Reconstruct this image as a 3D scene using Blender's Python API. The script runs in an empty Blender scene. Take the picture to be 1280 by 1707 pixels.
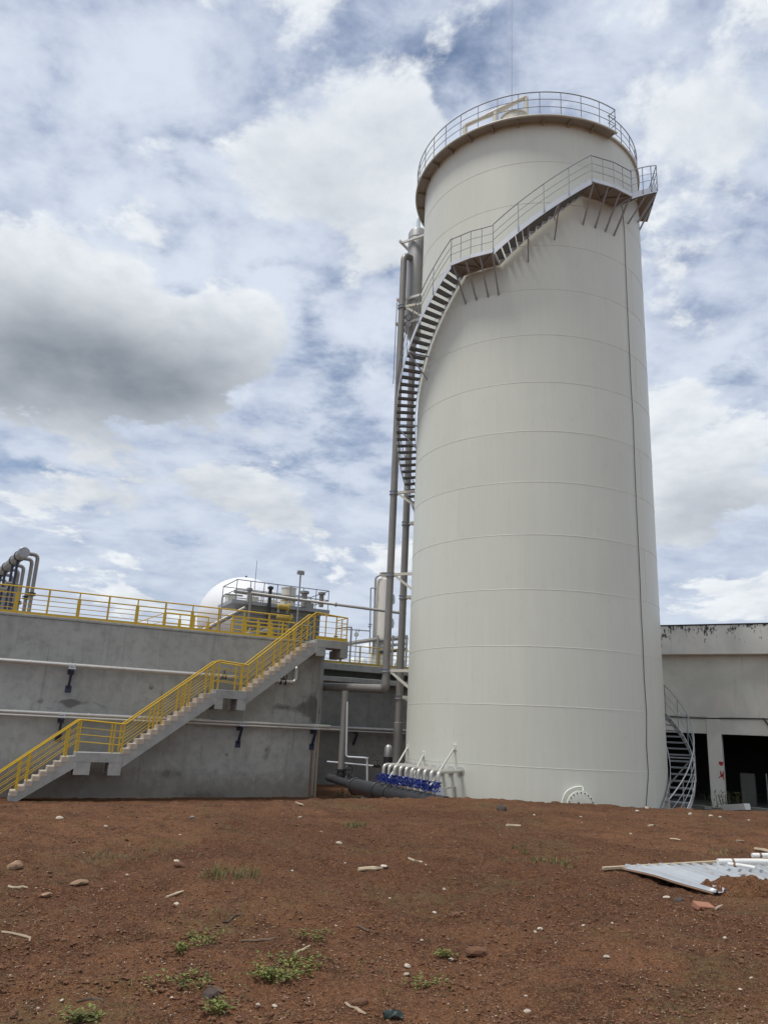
import bpy, math, random
import numpy as np
from mathutils import Vector, Matrix

random.seed(7)
rng = np.random.default_rng(11)
R_ = math.radians
scene = bpy.context.scene
COL = scene.collection

# ------------------------------------------------------------------ camera
FPX, PITCH, ROLL = 1297.13, R_(15.7566), R_(2.65992)
EYE = 2.926
IW, IH = 1280.0, 1707.0
cR = Vector((1, 0, 0)); cU = Vector((0, -math.sin(PITCH), math.cos(PITCH))); cF = Vector((0, math.cos(PITCH), math.sin(PITCH)))
cX = cR * math.cos(ROLL) + cU * math.sin(ROLL)
cY = -cR * math.sin(ROLL) + cU * math.cos(ROLL)
cam_d = bpy.data.cameras.new('camera')
cam = bpy.data.objects.new('camera', cam_d)
COL.objects.link(cam)
M = Matrix((cX, cY, -cF)).transposed().to_4x4()
M.translation = (0, 0, EYE)
cam.matrix_world = M
cam_d.sensor_fit = 'HORIZONTAL'
cam_d.sensor_width = 36.0
cam_d.lens = 36.0 * FPX / IW
cam_d.clip_start = 0.1
cam_d.clip_end = 8000
scene.camera = cam

# ------------------------------------------------------------------ exposure
scene.view_settings.view_transform = 'Standard'
scene.view_settings.look = 'None'
scene.view_settings.gamma = 1.0
scene.view_settings.use_curve_mapping = False
scene.view_settings.exposure = 0.15

# ------------------------------------------------------------------ sun
SUN_DIR = Vector((-0.32, -0.17, 0.95)).normalized()      # towards the sun
SUN_EL = math.asin(SUN_DIR.z)
SUN_AZ = math.atan2(SUN_DIR.x, SUN_DIR.y)
sl = bpy.data.lights.new('sun', 'SUN')
sl.energy = 2.5
sl.angle = R_(14)
sl.color = (1.0, 0.96, 0.90)
so = bpy.data.objects.new('sun', sl)
COL.objects.link(so)
so.rotation_euler = SUN_DIR.to_track_quat('Z', 'Y').to_euler()
so.location = (-20, -15, 60)


def ray(px, py):
    """pixel of the photograph -> direction of unit horizontal length"""
    d = cX * ((px - IW / 2) / FPX) - cY * ((py - IH / 2) / FPX) + cF
    return d / math.hypot(d.x, d.y)


# ------------------------------------------------------------------ sky
world = bpy.data.worlds.new('World')
scene.world = world
world.use_nodes = True
wt = world.node_tree
wt.nodes.clear()
STR = 0.1


class S:
    """tiny expression wrapper round Math nodes"""
    tree = None

    def __init__(self, sock):
        self.s = sock

    @staticmethod
    def op(kind, *a, clamp=False):
        n = S.tree.nodes.new('ShaderNodeMath')
        n.operation = kind
        n.use_clamp = clamp
        for i, v in enumerate(a):
            if isinstance(v, S):
                S.tree.links.new(v.s, n.inputs[i])
            else:
                n.inputs[i].default_value = v
        return S(n.outputs[0])

    def __add__(self, o): return S.op('ADD', self, o)
    __radd__ = __add__
    def __sub__(self, o): return S.op('SUBTRACT', self, o)
    def __rsub__(self, o): return S.op('SUBTRACT', o, self)
    def __mul__(self, o): return S.op('MULTIPLY', self, o)
    __rmul__ = __mul__
    def __truediv__(self, o): return S.op('DIVIDE', self, o)
    def cl(self): return S.op('ADD', self, 0.0, clamp=True)

    def step(self, a, b):
        n = S.tree.nodes.new('ShaderNodeMapRange')
        n.interpolation_type = 'SMOOTHSTEP'
        S.tree.links.new(self.s, n.inputs['Value'])
        n.inputs['From Min'].default_value = a
        n.inputs['From Max'].default_value = b
        return S(n.outputs[0])


def comb(x, y, z):
    n = S.tree.nodes.new('ShaderNodeCombineXYZ')
    for i, v in enumerate((x, y, z)):
        if isinstance(v, S):
            S.tree.links.new(v.s, n.inputs[i])
        else:
            n.inputs[i].default_value = v
    return n.outputs[0]


def noise(vec, scale, detail=6, rough=0.55, dist=0.0):
    n = S.tree.nodes.new('ShaderNodeTexNoise')
    S.tree.links.new(vec, n.inputs['Vector'])
    n.inputs['Scale'].default_value = scale
    n.inputs['Detail'].default_value = detail
    n.inputs['Roughness'].default_value = rough
    n.inputs['Distortion'].default_value = dist
    return S(n.outputs[0])


def mixc(f, a, b):
    n = S.tree.nodes.new('ShaderNodeMix')
    n.data_type = 'RGBA'
    if isinstance(f, S):
        S.tree.links.new(f.s, n.inputs[0])
    else:
        n.inputs[0].default_value = f
    for i, v in ((6, a), (7, b)):
        if isinstance(v, (tuple, list)):
            n.inputs[i].default_value = (*v, 1)
        else:
            S.tree.links.new(v, n.inputs[i])
    return n.outputs[2]


S.tree = wt
tc = wt.nodes.new('ShaderNodeTexCoord')
sep = wt.nodes.new('ShaderNodeSeparateXYZ')
wt.links.new(tc.outputs['Generated'], sep.inputs[0])
dx, dy, dz = (S(o) for o in sep.outputs)
az = S.op('ARCTAN2', dx, dy)
el = S.op('ARCSINE', dz)
den = S.op('MAXIMUM', dz, 0.0) + 0.22
px_, py_ = dx / den, dy / den


def blob(x, y, wx, wy, amp):
    """a cloud bank (or gap) centred on the direction the photograph shows it in"""
    d = ray(x, y)
    a0 = math.atan2(d.x, d.y); e0 = math.atan(d.z)
    u = (az - a0) * (1347.0 / wx)
    v = (el - e0) * (1347.0 / wy)
    q = u * u + v * v
    return S.op('POWER', 2.718, q * -1.0) * amp


def total(lst):
    t = lst[0]
    for b in lst[1:]:
        t = t + b
    return t


def cum(vec):
    return noise(vec, 2.1, 9, 0.60, 0.1)


p0 = comb(px_, py_, 0.37)
p1 = comb(px_ - 0.03, py_ - 0.02, 0.40)          # towards the sun
banks = total([
    blob(10, 430, 140, 100, 0.26), blob(110, 570, 260, 140, 0.30), blob(330, 620, 180, 100, 0.27), blob(450, 580, 70, 60, .20),
    blob(560, 300, 130, 95, 0.30), blob(665, 250, 80, 70, 0.28), blob(650, 430, 100, 130, 0.26), blob(460, 250, 50, 40, .16),
    blob(300, 810, 280, 55, 0.17), blob(1190, 330, 170, 120, 0.12), blob(1200, 800, 180, 120, 0.20), blob(90, 700, 160, 50, .12), blob(1220, 1000, 140, 40, .15),
    blob(300, 470, 40, 36, -0.30), blob(440, 440, 60, 40, -0.30), blob(520, 510, 40, 45, -0.30), blob(585, 600, 50, 40, -0.34), blob(560, 680, 70, 60, -.25),
    blob(60, 775, 170, 22, -0.20), blob(520, 770, 100, 40, -0.16), blob(740, 160, 40, 40, -0.15), blob(1230, 610, 110, 26, -0.2), blob(330, 330, 70, 100, -.24),
    blob(250, 150, 330, 130, -0.20), blob(640, 70, 260, 90, -.30), blob(1000, 90, 200, 60, -.16), blob(1240, 120, 120, 80, -.14), blob(800, 150, 60, 60, -.2)])
bk_ = banks * 0.92 - 0.02
d0 = (cum(p0) - 0.5) * 2.1 + bk_ + 0.5
d1 = (cum(p1) - 0.5) * 2.1 + bk_ + 0.5
cover = d0.step(0.58, 0.70)
lit = ((d0 - d1) * 1.9 + 0.72).cl()
thick = d0.step(0.66, 1.05)
grey = total([blob(60, 625, 330, 95, 0.85), blob(330, 620, 190, 80, 0.35), blob(670, 530, 80, 100, 0.25), blob(1200, 860, 150, 60, 0.40),
              blob(560, 370, 90, 60, .16), blob(1250, 470, 120, 80, .25), blob(330, 850, 260, 40, 0.30), blob(60, 520, 160, 70, .25)])
dark = (grey + thick * 0.12) * (noise(p0, 3.2, 6, .55) * 1.1 + 0.42)
dark = dark.cl()
# high, mottled layer
q0 = comb(px_ * 1.0 + 3.1, py_ * 1.1, 1.7)
mott = noise(q0, 7.0, 8, 0.60, 0.15)
veil = noise(q0, 2.0, 5, 0.55)
gap = total([blob(295, 480, 50, 40, 0.30), blob(440, 450, 70, 40, 0.30), blob(515, 520, 45, 50, .32), blob(590, 610, 60, 36, 0.42), blob(550, 680, 80, 50, .22), blob(60, 775, 180, 24, 0.28),
             blob(270, 310, 120, 110, .12), blob(520, 780, 140, 40, .20), blob(740, 150, 90, 60, 0.16), blob(1230, 610, 120, 28, 0.26), blob(200, 870, 300, 30, .10), blob(60, 120, 200, 80, .06), blob(1000, 120, 260, 60, .08)])
high = ((mott - 0.5) * 1.1 + (veil - 0.5) * 0.8 + 0.5 - gap * 0.85).step(0.0, 0.50)
haze_f = (1.0 - el / 0.5).cl()
high = (high + haze_f * 0.45).cl()

sky = wt.nodes.new('ShaderNodeTexSky')
sky.sky_type = 'NISHITA'
sky.sun_disc = False
sky.sun_elevation = SUN_EL
sky.sun_rotation = SUN_AZ
sky.altitude = 300
k = 1.0 / STR
def kc(r, g, b): return (r * k, g * k, b * k)
c_sky = sky.outputs[0]
c_high = mixc(((mott - 0.5) * 0.9 + (veil - 0.5) * 0.6 + 0.5).step(0.28, 0.70), kc(0.365, 0.43, 0.575), kc(0.65, 0.71, 0.81))
c_high = mixc(haze_f * 0.75, c_high, kc(0.56, 0.625, 0.73))
c1 = mixc(high * 0.96, c_sky, c_high)
c_cum = mixc(lit, kc(0.47, 0.525, 0.60), kc(0.79, 0.825, 0.86))
c_cum = mixc(dark, c_cum, kc(0.20, 0.23, 0.275))
c2 = mixc(cover, c1, c_cum)
bg = wt.nodes.new('ShaderNodeBackground')
bg.inputs[1].default_value = STR
wt.links.new(c2, bg.inputs[0])
wo = wt.nodes.new('ShaderNodeOutputWorld')
wt.links.new(bg.outputs[0], wo.inputs[0])

# ------------------------------------------------------------------ materials
MATS = {}


def new_mat(name):
    m = bpy.data.materials.new(name)
    m.use_nodes = True
    nt = m.node_tree
    b = nt.nodes['Principled BSDF']
    S.tree = nt
    MATS[name] = m
    return m, nt, b


def wpos(nt):
    g = nt.nodes.new('ShaderNodeNewGeometry')
    return g.outputs['Position']


def vscale(nt, vec, s):
    n = nt.nodes.new('ShaderNodeVectorMath')
    n.operation = 'MULTIPLY'
    nt.links.new(vec, n.inputs[0])
    n.inputs[1].default_value = s
    return n.outputs[0]


def bump(nt, b, h, strength, dist):
    n = nt.nodes.new('ShaderNodeBump')
    n.inputs['Strength'].default_value = strength
    n.inputs['Distance'].default_value = dist
    nt.links.new(h.s, n.inputs['Height'])
    nt.links.new(n.outputs[0], b.inputs['Normal'])


def paint(name, col, rough=0.5, metal=0.0, var=0.10, vscl=2.5, streak=0.0, dirt=None, dirt_amt=0.0, bmp=0.0, rand=0.0, spec=0.5):
    """painted or bare surface with soft mottling, optional rain streaks and grime"""
    m, nt, b = new_mat(name)
    P = wpos(nt)
    n1 = noise(P, vscl, 6, 0.6)
    f = (n1 - 0.5) * (2 * var) + 1.0
    if streak:
        st = noise(vscale(nt, P, (3.2, 3.2, 0.16)), 2.0, 5, 0.6)
        f = f * ((st - 0.5) * (2 * streak) + 1.0)
    if rand:
        oi = nt.nodes.new('ShaderNodeObjectInfo')
        f = f * ((S(oi.outputs['Random']) - 0.5) * (2 * rand) + 1.0)
    cc = nt.nodes.new('ShaderNodeVectorMath')
    cc.operation = 'SCALE'
    cc.inputs[0].default_value = col
    nt.links.new(f.s, cc.inputs['Scale'])
    out = cc.outputs[0]
    if dirt:
        dn = noise(vscale(nt, P, (1, 1, 0.45)), 3.0, 8, 0.7).step(0.52, 0.75) * dirt_amt
        out = mixc(dn, out, dirt)
    nt.links.new(out, b.inputs['Base Color'])
    b.inputs['Roughness'].default_value = rough
    b.inputs['Metallic'].default_value = metal
    b.inputs['Specular IOR Level'].default_value = spec
    if bmp:
        bump(nt, b, noise(P, 14, 6, 0.6), bmp, 0.01)
    return m


paint('tank_paint', (0.645, 0.655, 0.565), 0.40, var=0.04, vscl=0.5, streak=0.055, dirt=(0.44, 0.42, 0.36), dirt_amt=0.16, rand=0.022)
paint('weld_paint', (0.72, 0.72, 0.64), 0.4, var=0.04)
paint('cream_paint', (0.62, 0.59, 0.50), 0.45, var=0.06, streak=0.05, dirt=(0.30, 0.24, 0.17), dirt_amt=0.2)
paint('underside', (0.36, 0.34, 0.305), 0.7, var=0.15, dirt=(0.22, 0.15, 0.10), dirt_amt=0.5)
paint('galvanised', (0.62, 0.64, 0.66), 0.42, metal=0.35, var=0.12, vscl=6, dirt=(0.35, 0.33, 0.3), dirt_amt=0.25)
paint('galv_dull', (0.36, 0.37, 0.38), 0.5, metal=0.4, var=0.15, vscl=6, dirt=(0.2, 0.18, 0.16), dirt_amt=0.3)
paint('tread_plate', (0.20, 0.21, 0.215), 0.6, metal=0.3, var=0.2, vscl=9)
paint('rail_grey', (0.27, 0.28, 0.30), 0.5, metal=0.3, var=0.12)
paint('pipe_brown', (0.25, 0.235, 0.215), 0.45, metal=0.35, var=0.16, vscl=1.5, streak=0.18, dirt=(0.13, 0.10, 0.08), dirt_amt=0.45)
paint('pipe_grey', (0.36, 0.355, 0.34), 0.42, metal=0.4, var=0.12, vscl=3, streak=0.08, dirt=(0.16, 0.13, 0.11), dirt_amt=0.3)
paint('pipe_steel', (0.56, 0.54, 0.50), 0.36, metal=0.55, var=0.10, vscl=3, dirt=(0.22, 0.17, 0.13), dirt_amt=0.35)
paint('vessel_grey', (0.33, 0.33, 0.32), 0.5, metal=0.2, var=0.10, vscl=1.2, streak=0.18)
paint('dark_pipe', (0.032, 0.033, 0.036), 0.5, var=0.4, vscl=3, dirt=(0.10, 0.075, 0.055), dirt_amt=0.45)
paint('black_paint', (0.02, 0.02, 0.023), 0.45, var=0.2)
paint('navy_paint', (0.022, 0.028, 0.06), 0.5, var=0.2, dirt=(0.06, 0.05, 0.05), dirt_amt=0.3)
paint('blue_paint', (0.013, 0.032, 0.19), 0.3, var=0.25, vscl=8, dirt=(0.03, 0.03, 0.08), dirt_amt=0.5)
paint('yellow_paint', (0.60, 0.39, 0.025), 0.4, var=0.12, vscl=5, dirt=(0.30, 0.20, 0.05), dirt_amt=0.35)
paint('dull_yellow', (0.42, 0.30, 0.06), 0.5, var=0.15, vscl=5, dirt=(0.22, 0.15, 0.05), dirt_amt=0.4)
paint('white_membrane', (0.78, 0.79, 0.79), 0.45, var=0.04, vscl=0.6)
paint('white_paint', (0.74, 0.73, 0.69), 0.4, var=0.06, dirt=(0.45, 0.36, 0.28), dirt_amt=0.25)
paint('tower_paint', (0.66, 0.61, 0.53), 0.45, var=0.06, streak=0.06, dirt=(0.35, 0.25, 0.18), dirt_amt=0.2)
paint('step_mortar', (0.46, 0.385, 0.30), 0.85, var=0.22, vscl=4, streak=0.12, dirt=(0.27, 0.25, 0.22), dirt_amt=0.5, bmp=0.4, rand=0.10)
paint('equipment_grey', (0.24, 0.235, 0.215), 0.6, var=0.18, vscl=2, streak=0.1, dirt=(0.12, 0.1, 0.08), dirt_amt=0.4)
paint('black_rubber', (0.015, 0.015, 0.016), 0.6, var=0.2)
paint('wood', (0.46, 0.36, 0.24), 0.8, var=0.3, vscl=12, rand=0.25)
paint('twig', (0.11, 0.075, 0.05), 0.9, var=0.3, vscl=12, rand=0.3)
paint('pale_stone', (0.44, 0.37, 0.29), 0.9, var=0.25, vscl=18, bmp=0.6, rand=0.2)
paint('tan_stone', (0.30, 0.19, 0.115), 0.9, var=0.3, vscl=14, bmp=0.7, rand=0.2)
paint('dark_stone', (0.07, 0.05, 0.042), 0.9, var=0.3, vscl=14, bmp=0.7)
paint('brick_clay', (0.33, 0.15, 0.09), 0.9, var=0.2, vscl=14, bmp=0.5)
paint('green_plastic', (0.008, 0.02, 0.017), 0.5, var=0.3)
paint('sheet_metal', (0.43, 0.45, 0.465), 0.4, metal=0.2, var=0.12, vscl=5, dirt=(0.34, 0.24, 0.16), dirt_amt=0.6)
paint('sheet_rust', (0.22, 0.13, 0.08), 0.8, var=0.3, vscl=10)
paint('red_graffiti', (0.42, 0.012, 0.022), 0.6, var=0.15, vscl=12)
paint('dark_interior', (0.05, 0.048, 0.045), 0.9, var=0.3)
paint('interior_panel', (0.16, 0.16, 0.14), 0.8, var=0.15, streak=0.15)
paint('lamp_glass', (0.35, 0.38, 0.40), 0.12, var=0.05)


def leaf_mat(name, col):
    m, nt, b = new_mat(name)
    P = wpos(nt)
    f = noise(P, 9, 4, 0.6)
    nt.links.new(mixc(f.step(0.3, 0.7), tuple(c * 0.55 for c in col), tuple(c * 1.35 for c in col)), b.inputs['Base Color'])
    b.inputs['Roughness'].default_value = 0.7
    b.inputs['Subsurface Weight'].default_value = 0.0
    return m


leaf_mat('grass_green', (0.135, 0.145, 0.045))
leaf_mat('grass_dry', (0.19, 0.155, 0.07))
leaf_mat('weed_green', (0.145, 0.165, 0.036))


def concrete(name, base, light, dark, stain_amt=0.55, streak=0.16, stains=()):
    m, nt, b = new_mat(name)
    P = wpos(nt)
    big = noise(P, 0.35, 6, 0.6, 0.4)
    mid = noise(P, 2.6, 8, 0.65)
    fine = noise(P, 28, 5, 0.6)
    col = mixc(big.step(0.32, 0.68), base, light)
    col = mixc((mid.step(0.40, 0.75) * 0.6), col, tuple(c * 0.68 for c in base))
    st = noise(vscale(nt, P, (2.6, 2.6, 0.10)), 1.6, 6, 0.62)
    col = mixc(st.step(0.55, 0.80) * streak * 2.2, col, tuple(c * 1.35 for c in light))
    col = mixc(st.step(0.46, 0.22) * streak * 2.4, col, dark)
    pat = noise(vscale(nt, P, (1, 1, 1.5)), 0.9, 9, 0.72, 0.6)
    col = mixc(pat.step(0.61, 0.70) * stain_amt, col, dark)
    if stains:
        # old water marks: blotches with a ragged edge, each at its own spot on the wall
        sp = nt.nodes.new('ShaderNodeSeparateXYZ')
        nt.links.new(P, sp.inputs[0])
        X_, Z_ = S(sp.outputs[0]), S(sp.outputs[2])
        rag = noise(P, 3.2, 9, 0.72)
        tot = None
        for (px, py, wx, wz, T) in stains:
            r = ray(px, py)
            u = (X_ - r.x * T) * (1 / wx); v = (Z_ - (EYE + r.z * T)) * (1 / wz)
            g = S.op('POWER', 2.718, (u * u + v * v) * -1.0)
            tot = g if tot is None else tot + g
        col = mixc(((tot * 0.55 + (rag - 0.5) * 1.3)).step(0.25, 0.60) * tot.cl() * 0.7, col, (0.07, 0.068, 0.062))
        # soil splash and damp at the foot, lime runs
        col = mixc((1.0 - (Z_ + (rag - 0.5) * 2.2).step(0.2, 1.3)) * 0.5, col, (0.16, 0.13, 0.10))
        run = noise(vscale(nt, P, (6.5, 6.5, 0.22)), 1.0, 6, 0.6)
        col = mixc(run.step(0.60, 0.72) * rag.step(0.4, 0.6) * 0.35, col, (0.46, 0.46, 0.44))
    nt.links.new(col, b.inputs['Base Color'])
    b.inputs['Roughness'].default_value = 0.88
    b.inputs['Specular IOR Level'].default_value = 0.25
    bump(nt, b, fine * 0.5 + mid, 0.25, 0.012)
    return m


concrete('concrete', (0.31, 0.315, 0.295), (0.38, 0.385, 0.36), (0.10, 0.10, 0.092), 0.45, 0.16)
WALL_STAINS = [(472, 1180, 0.9, 0.22, 37.3), (512, 1176, 0.45, 0.75, 37.8), (85, 1168, 0.9, 0.13, 33.2), (78, 1172, 0.22, 0.25, 33.0), (275, 1292, 0.7, 0.35, 35.2), (330, 1330, 1.6, 0.35, 35.6), (445, 1255, 0.25, 0.5, 36.8), (525, 1190, .25, .9, 37.9)]
concrete('concrete_wall', (0.335, 0.34, 0.318), (0.415, 0.42, 0.392), (0.10, 0.10, 0.092), 0.35, 0.20, stains=WALL_STAINS)
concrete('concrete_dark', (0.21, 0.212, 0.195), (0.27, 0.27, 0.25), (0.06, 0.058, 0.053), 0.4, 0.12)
concrete('concrete_stair', (0.34, 0.34, 0.32), (0.42, 0.415, 0.39), (0.14, 0.135, 0.125), 0.30, 0.16)


def plaster(name, base, dark, black_amt):
    m, nt, b = new_mat(name)
    P = wpos(nt)
    sp = nt.nodes.new('ShaderNodeSeparateXYZ')
    nt.links.new(P, sp.inputs[0])
    z = S(sp.outputs[2])
    big = noise(P, 0.5, 5, 0.6, 0.5)
    col = mixc(big.step(0.35, 0.7), base, tuple(c * 0.80 for c in base))
    pink = noise(P, 0.9, 4, 0.6)
    col = mixc(pink.step(0.55, 0.7) * 0.35, col, (base[0] * 1.02, base[1] * 0.86, base[2] * 0.82))
    st = noise(vscale(nt, P, (2.2, 2.2, 0.22)), 1.9, 7, 0.68)
    col = mixc(st.step(0.57, 0.75) * 0.5, col, tuple(c * 0.6 for c in base))
    spots = noise(vscale(nt, P, (1.6, 1.6, 0.8)), 2.3, 9, 0.75)
    mask = (spots + (z - 7.75) * 0.14 + (st - 0.5) * 0.40).step(0.59, 0.64)
    col = mixc(mask * black_amt, col, dark)
    pal = noise(vscale(nt, P, (0.7, 0.7, 1.6)), 1.2, 5, 0.6).step(0.64, 0.70)
    col = mixc(pal * (1.0 - z.step(5.4, 5.9)) * z.step(4.0, 4.4) * 0.6, col, tuple(min(c * 1.35, .8) for c in base))
    nt.links.new(col, b.inputs['Base Color'])
    b.inputs['Roughness'].default_value = 0.9
    bump(nt, b, noise(P, 6, 8, 0.65), 0.25, 0.02)
    return m


plaster('plaster_parapet', (0.80, 0.795, 0.72), (0.035, 0.03, 0.032), 0.95)
plaster('plaster_wall', (0.72, 0.71, 0.62), (0.10, 0.095, 0.085), 0.5)


def soil():
    m, nt, b = new_mat('red_soil')
    P = wpos(nt)
    big = noise(P, 0.22, 4, 0.62, 0.6)
    mid = noise(P, 1.8, 5, 0.66)
    fin = noise(P, 14, 4, 0.72)
    gr = noise(P, 46, 3, 0.7)
    gr2 = noise(P, 110, 1, 0.6)
    col = mixc(big.step(0.36, 0.64), (0.098, 0.039, 0.019), (0.172, 0.078, 0.038))
    col = mixc(mid.step(0.44, 0.64) * 0.8, col, (0.074, 0.031, 0.016))
    col = mixc(fin.step(0.50, 0.72) * 0.8, col, (0.205, 0.096, 0.048))
    col = mixc(fin.step(0.47, 0.28) * 0.85, col, (0.050, 0.024, 0.012))
    col = mixc(gr.step(0.54, 0.68) * 0.75, col, (0.265, 0.142, 0.076))
    col = mixc(gr.step(0.46, 0.34) * 0.85, col, (0.032, 0.016, 0.009))
    col = mixc(gr2.step(0.62, 0.72) * 0.8, col, (0.42, 0.29, 0.16))
    gn = noise(P, 0.55, 6, 0.7)
    col = mixc(gn.step(0.50, 0.66) * fin.step(0.38, 0.62) * 0.6, col, (0.125, 0.105, 0.045))
    nt.links.new(col, b.inputs['Base Color'])
    b.inputs['Roughness'].default_value = 0.95
    b.inputs['Specular IOR Level'].default_value = 0.15
    bump(nt, b, fin * 1.0 + gr * 0.6 + mid * 0.5, 1.0, 0.05)


soil()
paint('soil_clod', (0.140, 0.066, 0.034), 0.95, var=0.45, vscl=9, bmp=0.5)
paint('pale_grit', (0.52, 0.46, 0.38), 0.9, var=0.25, vscl=30)

# ------------------------------------------------------------------ mesh helpers
Z = Vector((0, 0, 1))


class MB:
    def __init__(self):
        self.v = []; self.f = []

    def add(self, vs, fs):
        o = len(self.v)
        self.v += [tuple(p) for p in vs]
        self.f += [tuple(i + o for i in f) for f in fs]
        return self

    def obox(self, c, a, b, d):
        """box: centre and three half-axis vectors"""
        c, a, b, d = Vector(c), Vector(a), Vector(b), Vector(d)
        if a.cross(b).dot(d) < 0:
            a = -a
        vs = [c + a * i + b * j + d * k_ for k_ in (-1, 1) for j in (-1, 1) for i in (-1, 1)]
        return self.add(vs, [(0, 2, 3, 1), (4, 5, 7, 6), (0, 1, 5, 4), (2, 6, 7, 3), (0, 4, 6, 2), (1, 3, 7, 5)])

    def box(self, x0, x1, y0, y1, z0, z1):
        return self.obox(((x0 + x1) / 2, (y0 + y1) / 2, (z0 + z1) / 2), ((x1 - x0) / 2, 0, 0), (0, (y1 - y0) / 2, 0), (0, 0, (z1 - z0) / 2))

    def bar(self, p, q, w, h=None, up=Z):
        h = w if h is None else h
        p, q = Vector(p), Vector(q)
        d = (q - p)
        L = d.length
        d = d / L
        s = d.cross(up)
        if s.length < 1e-4:
            s = d.cross(Vector((1, 0, 0)))
        s.normalize()
        t = s.cross(d)
        return self.obox((p + q) / 2, d * (L / 2), s * (w / 2), t * (h / 2))

    def tube(self, pts, r, n=8, closed=False):
        pts = [Vector(p) for p in pts]
        m = len(pts)
        dirs = []
        for i in range(m):
            a = pts[i - 1] if (i > 0 or closed) else pts[i]
            b = pts[(i + 1) % m] if (i < m - 1 or closed) else pts[i]
            dirs.append((b - a).normalized())
        ref = Z if abs(dirs[0].z) < 0.9 else Vector((1, 0, 0))
        s = dirs[0].cross(ref).normalized()
        vs = []
        for i in range(m):
            d = dirs[i]
            s = (s - d * s.dot(d)).normalized()
            t = d.cross(s)
            rr = r[i] if isinstance(r, (list, tuple)) else r
            k_ = 1.0
            if 0 < i < m - 1:
                cs = (pts[i] - pts[i - 1]).normalized().dot(d)
                k_ = 1.0 / max(cs, 0.5)
            for j in range(n):
                an = 2 * math.pi * j / n
                vs.append(pts[i] + s * (math.cos(an) * rr * k_) + t * (math.sin(an) * rr))
        fs = []
        for i in range(m if closed else m - 1):
            i2 = (i + 1) % m
            for j in range(n):
                j2 = (j + 1) % n
                fs.append((i * n + j, i * n + j2, i2 * n + j2, i2 * n + j))
        if not closed:
            fs.append(tuple(range(n - 1, -1, -1)))
            fs.append(tuple((m - 1) * n + j for j in range(n)))
        return self.add(vs, fs)

    def lathe(self, prof, c=(0, 0, 0), ax=Z, n=24, cap=True):
        """prof: list of (radius, height along ax)"""
        c, ax = Vector(c), Vector(ax).normalized()
        s = ax.cross(Vector((1, 0, 0)) if abs(ax.x) < 0.9 else Vector((0, 1, 0))).normalized()
        t = ax.cross(s)
        vs = []
        for (r, h) in prof:
            for j in range(n):
                an = 2 * math.pi * j / n
                vs.append(c + ax * h + s * (math.cos(an) * r) + t * (math.sin(an) * r))
        fs = []
        for i in range(len(prof) - 1):
            for j in range(n):
                j2 = (j + 1) % n
                fs.append((i * n + j, i * n + j2, (i + 1) * n + j2, (i + 1) * n + j))
        if cap:
            fs.append(tuple(range(n - 1, -1, -1)))
            fs.append(tuple((len(prof) - 1) * n + j for j in range(n)))
        return self.add(vs, fs)

    def prism(self, poly, o, a, b, w):
        """polygon in the (a,b) plane through o, swept by vector w"""
        o, a, b, w = Vector(o), Vector(a), Vector(b), Vector(w)
        n = len(poly)
        vs = [o + a * x + b * y for x, y in poly] + [o + a * x + b * y + w for x, y in poly]
        fs = [tuple(range(n)), tuple(range(2 * n - 1, n - 1, -1))]
        fs += [(i, i + n, (i + 1) % n + n, (i + 1) % n) for i in range(n)]
        return self.add(vs, fs)

    def mesh(self, name, mat, off=(0, 0, 0), smooth=True):
        me = bpy.data.meshes.new(name)
        ox, oy, oz = off
        me.from_pydata([(x - ox, y - oy, z - oz) for x, y, z in self.v], [], self.f)
        me.materials.append(MATS[mat])
        if smooth:
            me.shade_smooth()
            me.set_sharp_from_angle(angle=R_(35))
        me.validate()
        return me

    def build(self, name, mat, parent=None, smooth=True, bevel=0.0, **kw):
        off = tuple(root_loc(parent)) if parent else kw.pop('origin', (0, 0, 0))
        me = self.mesh(name, mat, off, smooth)
        o = bpy.data.objects.new(name, me)
        COL.objects.link(o)
        if parent:
            o.parent = parent
        else:
            o.location = off
        if bevel:
            b = o.modifiers.new('bevel', 'BEVEL')
            b.width = bevel; b.segments = 2; b.limit_method = 'ANGLE'
        for k_, v in kw.items():
            o[k_] = v
        return o


def root_loc(o):
    l = Vector((0, 0, 0))
    while o is not None:
        l = l + o.location
        o = o.parent
    return l


def thing(name, label, cat, loc, group=None):
    o = bpy.data.objects.new(name, None)
    o.empty_display_size = 0.3
    COL.objects.link(o)
    o.location = loc
    o['label'] = label; o['category'] = cat
    if group:
        o['group'] = group
    return o


def place(me, name, parent, mat4):
    """another object sharing a mesh, world matrix given"""
    o = bpy.data.objects.new(name, me)
    COL.objects.link(o)
    o.parent = parent
    o.matrix_local = Matrix.Translation(-root_loc(parent)) @ mat4
    return o


def bend(pts, r, n=6):
    """round the corners of a polyline"""
    pts = [Vector(p) for p in pts]
    out = [pts[0]]
    for i in range(1, len(pts) - 1):
        a, b, c = pts[i - 1], pts[i], pts[i + 1]
        u, v = (a - b), (c - b)
        rr = min(r, u.length * 0.49, v.length * 0.49)
        u.normalize(); v.normalize()
        p, q = b + u * rr, b + v * rr
        for j in range(n + 1):
            t = j / n
            out.append(p * (1 - t) ** 2 + b * 2 * t * (1 - t) + q * t ** 2)
    out.append(pts[-1])
    return out


def at_plane(px, py, A, d):
    """pixel -> point on the vertical plane through A (2d) along d (2d)"""
    r = ray(px, py)
    det = -r.x * d[1] + r.y * d[0]
    t = (-A[0] * d[1] + A[1] * d[0]) / det
    return Vector((r.x * t, r.y * t, EYE + r.z * t))


def at_dist(px, py, T):
    r = ray(px, py)
    return Vector((r.x * T, r.y * T, EYE + r.z * T))

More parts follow.
